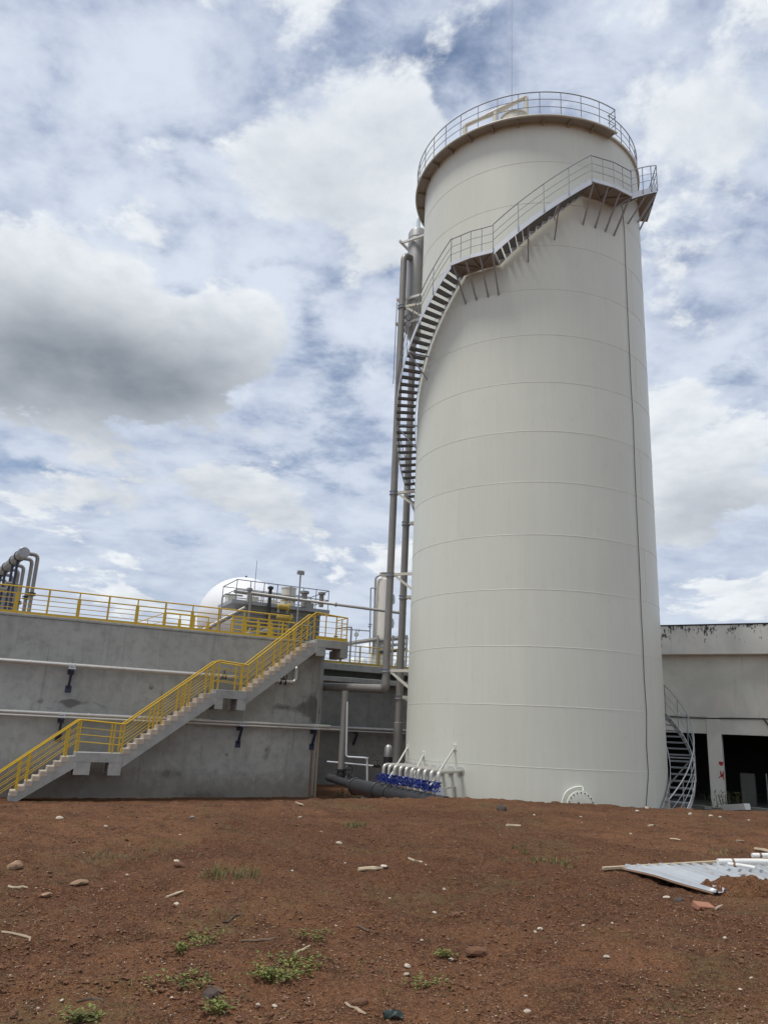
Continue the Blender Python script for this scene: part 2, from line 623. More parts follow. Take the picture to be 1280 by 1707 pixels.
# ------------------------------------------------------------------ terrain
def _hash(ix, iy, seed):
    h = (ix * 374761393 + iy * 668265263 + seed * 1442695041) & 0xFFFFFFFF
    h = ((h ^ (h >> 13)) * 1274126177) & 0xFFFFFFFF
    return ((h ^ (h >> 16)) & 0xFFFF) / 65535.0


def vnoise(x, y, seed=0):
    x = np.asarray(x, float); y = np.asarray(y, float)
    ix = np.floor(x).astype(np.int64); iy = np.floor(y).astype(np.int64)
    fx = x - ix; fy = y - iy
    fx = fx * fx * (3 - 2 * fx); fy = fy * fy * (3 - 2 * fy)
    a = _hash(ix, iy, seed); b = _hash(ix + 1, iy, seed)
    c = _hash(ix, iy + 1, seed); d = _hash(ix + 1, iy + 1, seed)
    return (a * (1 - fx) + b * fx) * (1 - fy) + (c * (1 - fx) + d * fx) * fy - 0.5


def fbm(x, y, f, octv, seed=0, gain=0.5):
    t = 0; a = 1
    for i in range(octv):
        t = t + a * vnoise(x * f + 17.3 * i, y * f - 9.1 * i, seed + i)
        f *= 2.03; a *= gain
    return t


PLATEAU = 1.33
_cr = [(0, 1345), (150, 1346), (300, 1343.5), (450, 1340.5), (560, 1335), (640, 1334.5), (740, 1332.5), (820, 1334), (900, 1339.5), (1000, 1344.5), (1100, 1350.5), (1160, 1352), (1280, 1356)]
_ca = np.array([math.atan2(ray(*p).x, ray(*p).y) for p in _cr])
_cd = np.array([(EYE - PLATEAU) / -ray(*p).z for p in _cr])


def ground_h(x, y):
    """height of the dirt: a filled terrace that drops to the yard behind its edge"""
    x = np.asarray(x, float); y = np.asarray(y, float)
    a = np.arctan2(x, y); d = np.hypot(x, y)
    tc_ = np.interp(a, _ca, _cd)
    low = -0.18 + 0.12 * np.clip((a + 0.3) / 0.3, 0, 1) + 0.36 * np.clip((a - 0.3) / 0.15, 0, 1)
    t = np.clip((d - tc_ - 0.3) / 4.5, 0, 1)
    t = t * t * (3 - 2 * t)
    front = np.clip((y - 0.5) / 1.5, 0, 1)
    h = PLATEAU * (1 - t) + low * t
    soft = np.clip((tc_ + 1.0 - d) / 5.0, 0, 1)
    h = h + (fbm(x, y, 0.35, 3, 3) * 0.07 * soft + fbm(x, y, 1.3, 4, 9) * 0.075 * (0.35 + 0.65 * soft)
             + fbm(x, y, 6.0, 4, 21, 0.6) * 0.036 * (d < 40) + vnoise(x * 17, y * 17, 51) * 0.022 * (d < 25))
    lump = vnoise(x * 3.1, y * 3.1, 77)
    h = h + np.clip(lump - 0.28, 0, 1) * 0.22 * (d < 40)
    return h


def gz(x, y):
    return float(ground_h(np.array([x]), np.array([y]))[0])


def on_ground(px, py):
    """pixel -> point where that sight line meets the dirt"""
    r = ray(px, py)
    t = (PLATEAU - EYE) / r.z
    for _ in range(12):
        z = gz(r.x * t, r.y * t)
        t = 0.5 * t + 0.5 * (z - EYE) / r.z
    return Vector((r.x * t, r.y * t, gz(r.x * t, r.y * t)))


def build_ground():
    azs = np.concatenate([np.linspace(-math.pi, R_(-36), 40)[:-1], np.linspace(R_(-36), R_(36), 620), np.linspace(R_(36), math.pi, 40)[1:]])
    rs = np.concatenate([np.linspace(0.3, 3.0, 12)[:-1], np.geomspace(3.0, 32.0, 430), np.geomspace(34, 90, 24), np.geomspace(110, 4000, 16)])
    A, Rr = np.meshgrid(azs, rs)
    X = Rr * np.sin(A); Y = Rr * np.cos(A)
    H = ground_h(X, Y)
    H = np.where(Y < 0.2, np.minimum(H, PLATEAU), H)
    nr, na = A.shape
    co = np.stack([X, Y, H], -1).reshape(-1, 3)
    co = np.vstack([co, [[0, 0, PLATEAU]]])
    i = np.arange(nr - 1)[:, None] * na + np.arange(na - 1)[None, :]
    q = np.stack([i, i + na, i + na + 1, i + 1], -1).reshape(-1, 4)[:, ::-1]
    q = [tuple(t) for t in q[:, ::-1].tolist()]
    cen = len(co) - 1
    q += [(cen, j, j + 1) for j in range(na - 1)]
    me = bpy.data.meshes.new('ground')
    me.from_pydata(co.tolist(), [], q)
    # orient upward
    me.update()
    if me.polygons[5].normal.z < 0:
        me.flip_normals()
    me.materials.append(MATS['red_soil'])
    me.shade_smooth()
    o = bpy.data.objects.new('ground', me)
    COL.objects.link(o)
    o['kind'] = 'structure'
    o['label'] = 'bare reddish brown dirt ground in front of the tank'


build_ground()

# ------------------------------------------------------------------ the tall tank
TC = Vector((6.28861636, 32.03662292, 0))
TR = 5.0
TOP = 28.0


def cyl_pt(a, r, z):
    a = R_(a)
    return Vector((TC.x + r * math.cos(a), TC.y + r * math.sin(a), z))


def on_shell(px, py, r=TR):
    d = ray(px, py)
    b = d.x * TC.x + d.y * TC.y
    disc = b * b - (TC.x ** 2 + TC.y ** 2 - r * r)
    t = b - math.sqrt(max(disc, 0))
    return Vector((d.x * t, d.y * t, EYE + d.z * t))


def arc(r, z, a0, a1, step=2.0):
    n = max(2, int(abs(a1 - a0) / step) + 1)
    out = []
    for i in range(n + 1):
        a = a0 + (a1 - a0) * i / n
        out.append(cyl_pt(a, r, z(a) if callable(z) else z))
    return out


tank = thing('storage_tank', 'tall cream cylindrical steel tank with welded plate rings', 'tank', TC)


def shell_plate_mesh():
    n = 30
    vs = []; fs = []; nor = []
    for i in range(n + 1):
        a = R_(-29.97 + 59.94 * i / n)
        for z in (0.0, 2.0):
            vs.append((TR * math.cos(a), TR * math.sin(a), z)); nor.append((math.cos(a), math.sin(a), 0))
    for i in range(n):
        fs.append((2 * i, 2 * i + 2, 2 * i + 3, 2 * i + 1))
    me = bpy.data.meshes.new('shell_plate')
    me.from_pydata(vs, [], fs)
    me.materials.append(MATS['tank_paint'])
    me.shade_smooth()
    me.normals_split_custom_set_from_vertices(nor)
    return me


spm = shell_plate_mesh()
for c in range(14):
    a0 = -104 + (0 if c % 2 == 0 else 30)
    for k_ in range(6):
        place(spm, 'shell_plate', tank, Matrix.Translation((TC.x, TC.y, 2.0 * c)) @ Matrix.Rotation(R_(a0 + 30 + 60 * k_), 4, 'Z'))
vw = MB().bar((TR, 0, 0.02), (TR, 0, 1.98), 0.010, 0.010).mesh('vertical_weld', 'weld_paint')
for c in range(14):
    a0 = -104 + (0 if c % 2 == 0 else 30)
    for k_ in range(6):
        place(vw, 'vertical_weld', tank, Matrix.Translation((TC.x, TC.y, 2.0 * c)) @ Matrix.Rotation(R_(a0 + 60 * k_), 4, 'Z'))
ring = MB().tube([(TR * math.cos(2 * math.pi * i / 180), TR * math.sin(2 * math.pi * i / 180), 0) for i in range(180)], 0.0075, 6, closed=True).mesh('ring_weld', 'weld_paint')
for c in range(1, 14):
    place(ring, 'ring_weld', tank, Matrix.Translation((TC.x, TC.y, 2.0 * c)))
MB().lathe([(5.12, -0.3), (5.12, 0.03), (4.99, 0.05)], TC, n=120).build('base_ring', 'concrete', tank)
MB().lathe([(5.0, TOP - 0.002), (5.10, TOP - 0.002), (5.10, TOP + 0.09), (4.9, TOP + 0.10), (2.5, TOP + 0.5), (0.1, TOP + 0.65)], TC, n=120).build('roof', 'cream_paint', tank)

# gallery round the top
GA0, GA1, GR = 140.0, 302.0, 5.43
gal = MB()
nseg = 96
vs = []
for i in range(nseg + 1):
    a = GA0 + (GA1 - GA0) * i / nseg
    for r, z in ((5.004, TOP - 0.03), (GR, TOP - 0.03), (GR, TOP - 0.12), (GR - 0.015, TOP - 0.12), (GR - 0.02, TOP - 0.045), (5.004, TOP - 0.045)):
        vs.append(cyl_pt(a, r, z))
fs = []
for i in range(nseg):
    for j in range(6):
        j2 = (j + 1) % 6
        fs.append((i * 6 + j, (i + 1) * 6 + j, (i + 1) * 6 + j2, i * 6 + j2))
fs += [tuple(range(5, -1, -1)), tuple(nseg * 6 + j for j in range(6))]
fs = [f[::-1] for f in fs]
gal.add(vs, fs)
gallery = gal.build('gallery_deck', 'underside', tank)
MB().tube(arc(GR + 0.004, TOP - 0.06, GA0, GA1, 1.5), 0.045, 8).build('gallery_rim', 'tank_paint', tank)
gb = MB().prism([(5.005, -0.046), (5.405, -0.046), (5.405, -0.10), (5.005, -0.24)], (0, -0.02, TOP), (1, 0, 0), (0, 0, 1), (0, 0.04, 0)).mesh('gallery_bracket', 'underside', smooth=False)
a = GA0 + 6
while a < GA1:
    place(gb, 'gallery_bracket', gallery, Matrix.Translation(TC) @ Matrix.Rotation(R_(a), 4, 'Z'))
    a += 12.0
grail = MB().tube(bend([*arc(GR - 0.03, TOP + 1.15, GA0, GA1)] + [cyl_pt(GA1, 4.98, TOP + 1.15)], 0.02), 0.024, 6).build('railing', 'rail_grey', tank)
for h in (0.40, 0.78):
    MB().tube(arc(GR - 0.03, TOP + h, GA0, GA1) + [cyl_pt(GA1, 4.98, TOP + h)], 0.015, 6).build('mid_rail', 'rail_grey', grail)
pm = MB().tube([(GR - 0.03, 0, TOP - 0.03), (GR - 0.03, 0, TOP + 1.15)], 0.019, 6).mesh('post', 'rail_grey')
a = GA1 - 0.4
while a >= GA0:
    place(pm, 'post', grail, Matrix.Translation(TC) @ Matrix.Rotation(R_(a), 4, 'Z'))
    a -= 9.4
rrail = MB().tube(arc(5.02, TOP + 1.15, GA1 - 360, GA0 - 2), 0.024, 6).build('rim_railing', 'rail_grey', tank)
for h in (0.40, 0.78):
    MB().tube(arc(5.02, TOP + h, GA1 - 360, GA0 - 2), 0.015, 6).build('mid_rail', 'rail_grey', rrail)
pm2 = MB().tube([(5.02, 0, TOP + 0.0), (5.02, 0, TOP + 1.15)], 0.019, 6).mesh('post', 'rail_grey')
a = GA1 - 360 + 0.5
while a < GA0 - 2:
    place(pm2, 'post', rrail, Matrix.Translation(TC) @ Matrix.Rotation(R_(a), 4, 'Z'))
    a += 9.4

# manhole at the foot
mh_a = -84.0
mh = cyl_pt(mh_a, TR, 0.88)
mdir = (cyl_pt(mh_a, 6, 0) - cyl_pt(mh_a, 5, 0))
man = MB().lathe([(0.30, -0.1), (0.30, 0.16), (0.47, 0.16), (0.47, 0.20), (0.475, 0.203), (0.475, 0.245), (0.46, 0.25), (0.2, 0.252)], mh, mdir, 40).build('manhole', 'tank_paint', tank)
side = -mdir.cross(Z)
bm_ = MB().lathe([(0.022, 0), (0.022, 0.022)], (0, 0, 0), mdir, 6).mesh('bolt', 'black_paint')
for i in range(20):
    t = 2 * math.pi * i / 20
    place(bm_, 'bolt', man, Matrix.Translation(mh + mdir * 0.245 + side * (0.415 * math.cos(t)) + Z * (0.415 * math.sin(t))))
pts = [mh + mdir * 0.03 - side * (-0.62) * -1 + Z * -0.7]
dv = [mh + mdir * 0.10 + side * s_ + Z * z_ for s_, z_ in ((-0.62, -0.75), (-0.60, 0.12), (-0.46, 0.42), (-0.2, 0.56), (0.12, 0.60))]
MB().tube(bend(dv + [mh + mdir * 0.14 + side * 0.12 + Z * 0.47], 0.25), 0.028, 8).build('davit_arm', 'white_paint', man)

# ------------------------------------------------------------------ spiral stair
stair = thing('spiral_staircase', 'galvanised spiral staircase winding around the cream tank', 'staircase', cyl_pt(-53, 5.5, 0))
SRI, SRO = 5.10, 5.94
SEG = [(-53.0, 0.0, 125.0, 11.2, 50), (125.0, 11.2, 227.4, 21.32, 44), (245.4, 21.32, 283.7, 24.53, 14), (303.0, 24.53, 327.0, 26.33, 8)]
tm = MB()
tv = []
for z in (-0.03, 0.0):
    for r in (SRI + 0.01, SRO - 0.01):
        for da in (-1.35, 1.35):
            tv.append((r * math.cos(R_(da)), r * math.sin(R_(da)), z))
tm.add(tv, [(0, 2, 3, 1), (4, 5, 7, 6), (0, 1, 5, 4), (2, 6, 7, 3), (0, 4, 6, 2), (1, 3, 7, 5)])
tm.obox(((SRI + SRO) / 2, -0.117, -0.03), ((SRO - SRI) / 2 - 0.012, 0, 0), (0, 0.004, 0), (0, 0, 0.028))
tread_me = tm.mesh('tread', 'tread_plate', smooth=False)
spm2 = {}


def strip(r, thick, zf, a0, a1, hgt, name, mat):
    """curved stringer plate standing on edge"""
    mb = MB(); vs = []; fs = []
    n = max(3, int(abs(a1 - a0) / 2))
    for i in range(n + 1):
        a = a0 + (a1 - a0) * i / n
        z = zf(a)
        for rr, zz in ((r, z - hgt * 0.62), (r + thick, z - hgt * 0.62), (r + thick, z + hgt * 0.38), (r, z + hgt * 0.38)):
            vs.append(cyl_pt(a, rr, zz))
    for i in range(n):
        for j in range(4):
            j2 = (j + 1) % 4
            fs.append((i * 4 + j, (i + 1) * 4 + j, (i + 1) * 4 + j2, i * 4 + j2))
    fs += [(3, 2, 1, 0), tuple(n * 4 + j for j in range(4))]
    mb.add(vs, [f[::-1] for f in fs])
    return mb.build(name, mat, stair)


RAILH = 1.10


def brace(a, z, drop=1.35, kind='brace', r1=SRO):
    mb = MB()
    mb.bar(cyl_pt(a, 5.0, z - 0.03), cyl_pt(a, r1, z - 0.03), 0.05)
    mb.bar(cyl_pt(a, 5.0, z - drop), cyl_pt(a, r1 - 0.02, z - 0.06), 0.05)
    return mb.build(kind, 'galv_dull', stair)


for (a0, z0, a1, z1, n) in SEG:
    sl_ = (z1 - z0) / (a1 - a0)
    zf = lambda a, a0=a0, z0=z0, sl_=sl_: z0 + (a - a0) * sl_
    for i in range(n):
        a = a0 + (a1 - a0) * (i + 0.5) / n
        place(tread_me, 'tread', stair, Matrix.Translation((TC.x, TC.y, z0 + (z1 - z0) * (i + 0.62) / n)) @ Matrix.Rotation(R_(a), 4, 'Z'))
    strip(SRO, 0.012, zf, a0, a1, 0.27, 'outer_stringer', 'galvanised')
    strip(SRI - 0.012, 0.012, zf, a0, a1, 0.22, 'inner_stringer', 'galvanised')
    rl = MB().tube(arc(SRO + 0.03, lambda a: zf(a) + RAILH + 0.1, a0, a1, 2.5), 0.021, 6).build('handrail', 'rail_grey', stair)
    for h in (0.48, 0.80):
        MB().tube(arc(SRO + 0.03, lambda a, h=h: zf(a) + h, a0, a1, 2.5), 0.011, 5).build('mid_rail', 'rail_grey', rl)
    m_ = max(2, round((a1 - a0) / 9.5))
    for i in range(m_ + 1):
        a = a0 + (a1 - a0) * i / m_
        MB().tube([cyl_pt(a, SRO + 0.03, zf(a) - 0.1), cyl_pt(a, SRO + 0.03, zf(a) + RAILH + 0.1)], 0.017, 6).build('post', 'rail_grey', rl)
for a in (-40, -12, 15, 42, 70, 98, 124, 150, 176, 200, 258.5, 270.5, 315):
    for (a0, z0, a1, z1, n) in SEG:
        if a0 <= a <= a1:
            brace(a, z0 + (z1 - z0) * (a - a0) / (a1 - a0) - 0.08, 1.1)


def landing(a0, a1, z, struts, r1=SRO + 0.03, name='landing'):
    mb = MB(); vs = []
    poly = [cyl_pt(a0, 5.06, z), cyl_pt((a0 + a1) / 2, 5.06, z), cyl_pt(a1, 5.06, z), cyl_pt(a1, r1, z), cyl_pt((a0 + a1) / 2, r1 + 0.02, z), cyl_pt(a0, r1, z)]
    n = len(poly)
    vs = [p - Z * 0.012 for p in poly] + [p for p in poly]
    fs = [tuple(range(n - 1, -1, -1)), tuple(range(n, 2 * n))] + [(i, (i + 1) % n, (i + 1) % n + n, i + n) for i in range(n)]
    mb.add(vs, fs)
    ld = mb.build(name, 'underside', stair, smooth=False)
    fb = MB()
    for p, q in ((3, 4), (4, 5)):
        fb.bar(poly[p] - Z * 0.05 + Z * 0.02, poly[q] - Z * 0.05 + Z * 0.02, 0.05, 0.16)
    fb.bar(poly[0] - Z * 0.06, poly[5] - Z * 0.06, 0.045, 0.09)
    fb.bar(poly[2] - Z * 0.06, poly[3] - Z * 0.06, 0.045, 0.09)
    fb.bar(poly[0] - Z * 0.06, poly[1] - Z * 0.06, 0.04, 0.09)
    fb.bar(poly[1] - Z * 0.06, poly[2] - Z * 0.06, 0.04, 0.09)
    fb.build('landing_frame', 'galvanised', ld, smooth=False)
    cb = MB()
    am = (a0 + a1) / 2
    cb.bar(cyl_pt(am, 5.1, z - 0.05), cyl_pt(am, r1, z - 0.05), 0.05, 0.07)
    cb.bar(cyl_pt(a0, r1, z - 0.05), cyl_pt(am, 5.12, z - 0.05), 0.04, 0.05)
    cb.bar(cyl_pt(am, 5.12, z - 0.055), cyl_pt(a1, r1, z - 0.055), 0.04, 0.05)
    cb.build('cross_beam', 'galv_dull', ld, smooth=False)
    for a in struts:
        MB().bar(cyl_pt(a, 5.0, z - 1.42), cyl_pt(a, r1 - 0.03, z - 0.05), 0.06).build('strut', 'galv_dull', ld, smooth=False)
    ra = [poly[5], poly[4], poly[3]]
    ra = [cyl_pt(a0, r1 + 0.01, z), cyl_pt(am, r1 + 0.03, z), cyl_pt(a1, r1 + 0.01, z)]
    rl = MB().tube([p + Z * 1.13 for p in ra], 0.021, 6).build('landing_rail', 'rail_grey', ld)
    for h in (0.40, 0.76):
        MB().tube([p + Z * h for p in ra], 0.011, 5).build('landing_mid_rail', 'rail_grey', ld)
    for p in (ra[0], (ra[0] + ra[1]) / 2, ra[1], (ra[1] + ra[2]) / 2, ra[2]):
        MB().tube([p - Z * 0.08, p + Z * 1.13], 0.017, 6).build('landing_post', 'rail_grey', ld)
    return ld


landing(227.4, 245.4, 21.34, (228.2, 234, 240, 245))
landing(283.7, 303.0, 24.55, (284.5, 291, 297, 302.6))
# last platform, against the roof edge
pl = [cyl_pt(327, 5.06, 26.36), cyl_pt(348, 5.05, 26.36), cyl_pt(349, 5.40, 26.36), cyl_pt(327, 5.97, 26.36)]
mb = MB()
vs = [p - Z * 0.012 for p in pl] + pl
mb.add(vs, [(3, 2, 1, 0), (4, 5, 6, 7)] + [(i, (i + 1) % 4, (i + 1) % 4 + 4, i + 4) for i in range(4)])
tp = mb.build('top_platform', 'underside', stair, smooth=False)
MB().bar(pl[3], pl[2], 0.05, 0.14).bar(pl[2] - Z * .01, pl[1] - Z * .01, 0.05, 0.12).bar(pl[0] - Z * .02, pl[3] - Z * .02, 0.05, 0.10).build('platform_frame', 'galvanised', tp, smooth=False)
trail = MB().tube([pl[3] + Z * 1.15, pl[2] + Z * 1.15, pl[1] + Z * 1.15], 0.021, 6).build('platform_rail', 'rail_grey', tp)
for h in (0.4, 0.78):
    MB().tube([pl[3] + Z * h, pl[2] + Z * h, pl[1] + Z * h], 0.014, 5).build('platform_mid_rail', 'rail_grey', tp)
for i in range(5):
    p = pl[3].lerp(pl[2], i / 4)
    MB().tube([p, p + Z * 1.15], 0.019, 6).build('platform_post', 'rail_grey', tp)
for t in (0.1, 0.45):
    p = pl[3].lerp(pl[2], t)
    q = pl[0].lerp(pl[1], t) - Z * 1.3
    MB().bar(q, p - Z * 0.05, 0.06).build('platform_strut', 'galv_dull', tp, smooth=False)

# ------------------------------------------------------------------ cable down the tank
cp = []
for (x, y) in ((1034, 325), (1038, 350), (1041, 385), (1043, 440), (1046, 510), (1049, 575), (1052, 640), (1056, 705), (1058, 770), (1061, 840), (1064, 900), (1067, 965), (1069, 1020), (1072, 1075), (1074, 1130), (1078, 1190), (1078, 1245), (1081, 1290), (1078, 1335), (1077, 1350), (1076, 1375)):
    q = on_shell(x, y, TR + 0.03)
    cp.append(q)
cpr = []
for i in range(len(cp) - 1):
    for j in range(4):
        cpr.append(cp[i].lerp(cp[i + 1], j / 4))
cpr.append(cp[-1])
for q in cpr:
    r = Vector((q.x - TC.x, q.y - TC.y, 0)).normalized() * (TR + 0.024)
    q.x, q.y = TC.x + r.x, TC.y + r.y
MB().tube(cpr, 0.011, 6).build('hanging_cable', 'black_rubber', origin=tuple(cp[-1]), label='black cable hanging down the right flank of the cream tank', category='cable')

# ------------------------------------------------------------------ things on the tank roof
d_ = ray(853, 190)
lp = Vector((d_.x * 28.6, d_.y * 28.6, TOP + 0.02))
lr = thing('lightning_rod', 'tall thin lightning rod on the tank roof', 'lightning rod', lp)
MB().tube([lp, lp + Z * 3.0, lp + Z * 9.5], [0.018, 0.014, 0.008], 6).build('rod', 'rail_grey', lr)
MB().lathe([(0.07, 0), (0.07, 0.03), (0.03, 0.05), (0.025, 0.2)], lp, Z, 12).build('foot', 'rail_grey', lr)

Pa, Pb, Pc = on_shell(775, 209, 4.55), on_shell(826, 186, 4.3), on_shell(877, 161, 3.9)
rp = thing('roof_pipe', 'cream pipe run with flanged stubs on the tank roof', 'pipe', Vector((Pa.x, Pa.y, TOP)))
Pf = Pc.copy(); Pf.z = TOP + 0.1
MB().tube(bend([Vector((Pa.x, Pa.y, TOP + 0.05)), Pa, Pb, Pc, Pf], 0.12), 0.10, 10).build('pipe', 'cream_paint', rp)
MB().tube([Pa.lerp(Pb, 0.5), Pa.lerp(Pb, 0.8), Pb, Pb.lerp(Pc, 0.35), Pb.lerp(Pc, 0.5)], [0.09, 0.13, 0.13, 0.13, 0.09], 12).build('reducer', 'cream_paint', rp)
for P_ in (Pa, Pb):
    h = P_.z - TOP
    st_ = MB().lathe([(0.20, 0.0), (0.20, 0.16), (0.12, 0.22), (0.12, h - 0.1)], Vector((P_.x, P_.y, TOP + 0.06)), Z, 16).build('stub', 'cream_paint', rp)
    for z_ in (0.26, 0.42):
        MB().lathe([(0.19, 0), (0.19, 0.05)], Vector((P_.x, P_.y, TOP + z_)), Z, 16).build('flange', 'cream_paint', st_)
Pd = on_shell(858, 189, 4.2)
dn = thing('roof_drum', 'low round grey hatch drum on the tank roof', 'hatch', Vector((Pd.x, Pd.y, TOP + 0.15)))
MB().lathe([(0.62, 0), (0.62, Pd.z - TOP - 0.48), (0.5, Pd.z - TOP - 0.40), (0.1, Pd.z - TOP - 0.36)], Vector((Pd.x, Pd.y, TOP + 0.15)), Z, 28).build('body', 'cream_paint', dn)
MB().lathe([(0.66, 0), (0.66, 0.05)], Vector((Pd.x, Pd.y, Pd.z - 0.40)), Z, 28).build('rim', 'cream_paint', dn)

# ------------------------------------------------------------------ concrete basin on the left
WA = Vector((-15.29, 31.52, 0)); WU = Vector((0.898, 0.4395, 0)).normalized(); WN = Vector((0.4395, -0.898, 0)).normalized()
DECK = 6.9


def W(s, o, z):
    return WA + WU * s + WN * o + Z * z


def wl(px, py, o=0.0):
    A = WA + WN * o
    p = at_plane(px, py, (A.x, A.y), (WU.x, WU.y))
    return (p - A).dot(WU), p.z


basin = thing('concrete_basin', 'long grey concrete basin with stained wall beside the tank', 'basin', W(5, -6, 0))
SE = 14.02
MB().prism([(-14, 0), (SE, 0), (SE + 0.30, -0.22), (SE + 0.34, -0.6), (SE + 0.34, -13), (-14, -13)], W(0, 0, -0.5), WU, WN, Z * (DECK + 0.38)).build('wall', 'concrete_wall', basin, bevel=0.02)
MB().prism([(-14, 0.03), (SE + 0.02, 0.03), (SE + 0.36, -0.2), (SE + 0.37, -13), (-14, -13)], W(0, 0, DECK - 0.12 + 0.003), WU, WN, Z * 0.12).build('coping', 'concrete', basin, bevel=0.015)
# raised pour joints and the vertical joint strip near its end
MB().bar(W(SE + 0.02, 0.012, 0), W(SE + 0.02, 0.012, DECK - 0.3), 0.06, 0.03, up=WN).build('corner_conduit', 'pipe_grey', basin)
MB().bar(W(SE - 0.13, 0.012, -0.2), W(SE - 0.13, 0.012, 2.3), 0.10, 0.022, up=WN).build('rusted_strip', 'sheet_rust', basin, smooth=False)
MB().bar(W(SE + 0.2, -0.10, -0.2), W(SE + 0.2, -0.10, 2.9), 0.07, 0.03, up=WN).build('timber_strip', 'wood', basin, smooth=False)
for i_, (px, py, w_) in enumerate(((252, 1146, .10), (378, 1258, .07), (67, 1168, .12))):
    s_, z_ = wl(px, py)
    MB().lathe([(w_, 0), (w_ * .7, 0.012), (0.01, 0.014)], W(s_, 0.0, z_), WN, 10).build('tie_hole_patch', 'concrete_dark', basin)

# concrete stair against it --------------------------------------------------
SO, SI = 1.45, 0.47          # outer and inner face distance from the wall
cst = thing('concrete_stair', 'grey concrete stair with tan mortar steps climbing the basin wall', 'staircase', W(5, 1, 0))
L1, L2, L3 = 1.62, 4.34, 6.88


def flight(s0, z0, s1, z1, n):
    """n risers from (s0,z0) up to (s1,z1); the last riser lands on the landing"""
    dz_ = (z1 - z0) / n
    ds = (s1 - s0) / n
    sl = dz_ / ds
    for i in range(n - 1 if n > 8 else n - 1):
        a = s0 + ds * i
        MB().obox(W(a + ds / 2 + 0.01, (SO + SI) / 2, z0 + dz_ * (i + 1) - dz_ / 2 - 0.01), WU * (ds / 2 + 0.012), WN * ((SO - SI) / 2 - 0.004), Z * (dz_ / 2 + 0.01)).build('stair_step', 'step_mortar', cst, bevel=0.012)
    o_ = 0.02
    pr = [(s0, z0 - 0.10), (s1, z1 - 0.10 - dz_)]
    poly = [(s0 - 0.02, z0 + 0.02), (s0 + ds * (n - 1), z0 + dz_ * (n - 1) + 0.02), (s1 + 0.02, z1 - dz_ + 0.02), (s1 + 0.02, z1 - 0.62 + 0.03), (s0 - 0.02, z0 - 0.56)]
    poly = [(s, max(z, -0.4)) for s, z in poly]
    MB().prism(poly, W(0, SI + 0.012, 0), WU, Z, WN * (SO - SI - 0.024)).build('stair_waist', 'concrete_stair', cst, smooth=False)
    # serrated side beam under the step ends
    tops = []
    for i in range(n):
        tops += [(s0 + ds * i, z0 + dz_ * i - 0.02), (s0 + ds * (i + 1), z0 + dz_ * i - 0.02)]
    tops = [(s, z + (0.06 if True else 0)) for s, z in tops]


def stair_landing(s0, s1, z, n0, n1, zb):
    MB().prism([(s0, z - 0.36), (s1, z - 0.36), (s1, z), (s0, z)], W(0, SI, 0), WU, Z, WN * (SO - SI + 0.015)).build('landing_slab', 'concrete_stair', cst, bevel=0.012)
    MB().prism([(s0 + 0.004, zb), (n0, zb), (n0, z - 0.355), (s0 + 0.004, z - 0.355)], W(0, SI - 0.4, 0), WU, Z, WN * (SO - SI + 0.41)).build('landing_beam', 'concrete_stair', cst, bevel=0.012)
    MB().prism([(n1, zb), (s1 - 0.004, zb), (s1 - 0.004, z - 0.355), (n1, z - 0.355)], W(0, SI - 0.4, 0), WU, Z, WN * (SO - SI + 0.41)).build('landing_beam', 'concrete_stair', cst, bevel=0.012)


flight(1.40, 0.0, 3.50, L1, 9)
stair_landing(3.50, 5.27, L1, 4.10, 4.78, 0.78)
flight(5.27, L1, 8.75, L2, 14)
stair_landing(8.75, 10.12, L2, 9.10, 9.72, 3.52)
flight(10.12, L2, 13.19, L3, 13)
stair_landing(13.19, 14.78, L3, 13.66, 14.42, 6.12)
MB().prism([(13.2, L3 - 0.2), (14.3, L3 - 0.2), (14.3, L3 - 0.004), (13.2, L3 - 0.004)], W(0, 0.035, 0), WU, Z, WN * (SI - 0.04)).build('bridge_slab', 'concrete_stair', cst, smooth=False)


def stair_rail(o, label):
    r = thing('stair_railing', label, 'railing', W(5, o, 1))
    H = 1.12
    zs = [(1.40, 0.1), (3.50, L1 + 0.1), (5.22, L1 + 0.0), (8.75, L2 + 0.1), (10.08, L2 + 0.0), (13.10, L3 + 0.1)]
    prof = [(0.9, -0.35)] + zs[1:]

    def zat(s):
        for (a, b), (c, d) in zip(prof, prof[1:]):
            if a <= s <= c:
                return b + (d - b) * (s - a) / (c - a)
        return prof[-1][1]
    MB().tube(bend([W(s, o, z + H) for s, z in prof] + ([W(14.72, o, L3 + H)] if o > 1 else [W(13.3, o, L3 + H)]), 0.06, 3), 0.032, 8).build('handrail', 'yellow_paint', r)
    for h in ((0.35, 0.62, 0.88) if True else ()):
        MB().tube([W(s, o, z + h - 0.05) for s, z in prof] + [W(13.15, o, L3 + h)], 0.017, 6).build('mid_rail', 'yellow_paint', r)
    pos = [1.6, 1.9, 3.15, 3.55, 4.85, 5.2, 6.3, 6.62, 7.35, 7.65, 8.5, 8.82, 9.8, 10.1, 10.75, 11.5, 12.15, 12.45, 13.05]
    dz1 = (L2 - L1) / 14
    for s in pos:
        zt = zat(s)
        zb = zt - 0.12
        if 5.27 < s < 8.75: zb = L1 + (L2 - L1) * (math.floor((s - 5.27) / ((8.75 - 5.27) / 14)) + 1) / 14
        elif 10.12 < s < 13.19: zb = L2 + (L3 - L2) * (math.floor((s - 10.12) / ((13.19 - 10.12) / 13)) + 1) / 13
        elif 1.4 < s < 3.5: zb = L1 * (math.floor((s - 1.4) / (2.1 / 9)) + 1) / 9
        elif 3.5 <= s <= 5.27: zb = L1
        elif 8.75 <= s <= 10.12: zb = L2
        MB().bar(W(s, o, zb - 0.01), W(s, o, zt + H), 0.065, 0.04, up=WN).build('post', 'yellow_paint', r, smooth=False)
    return r


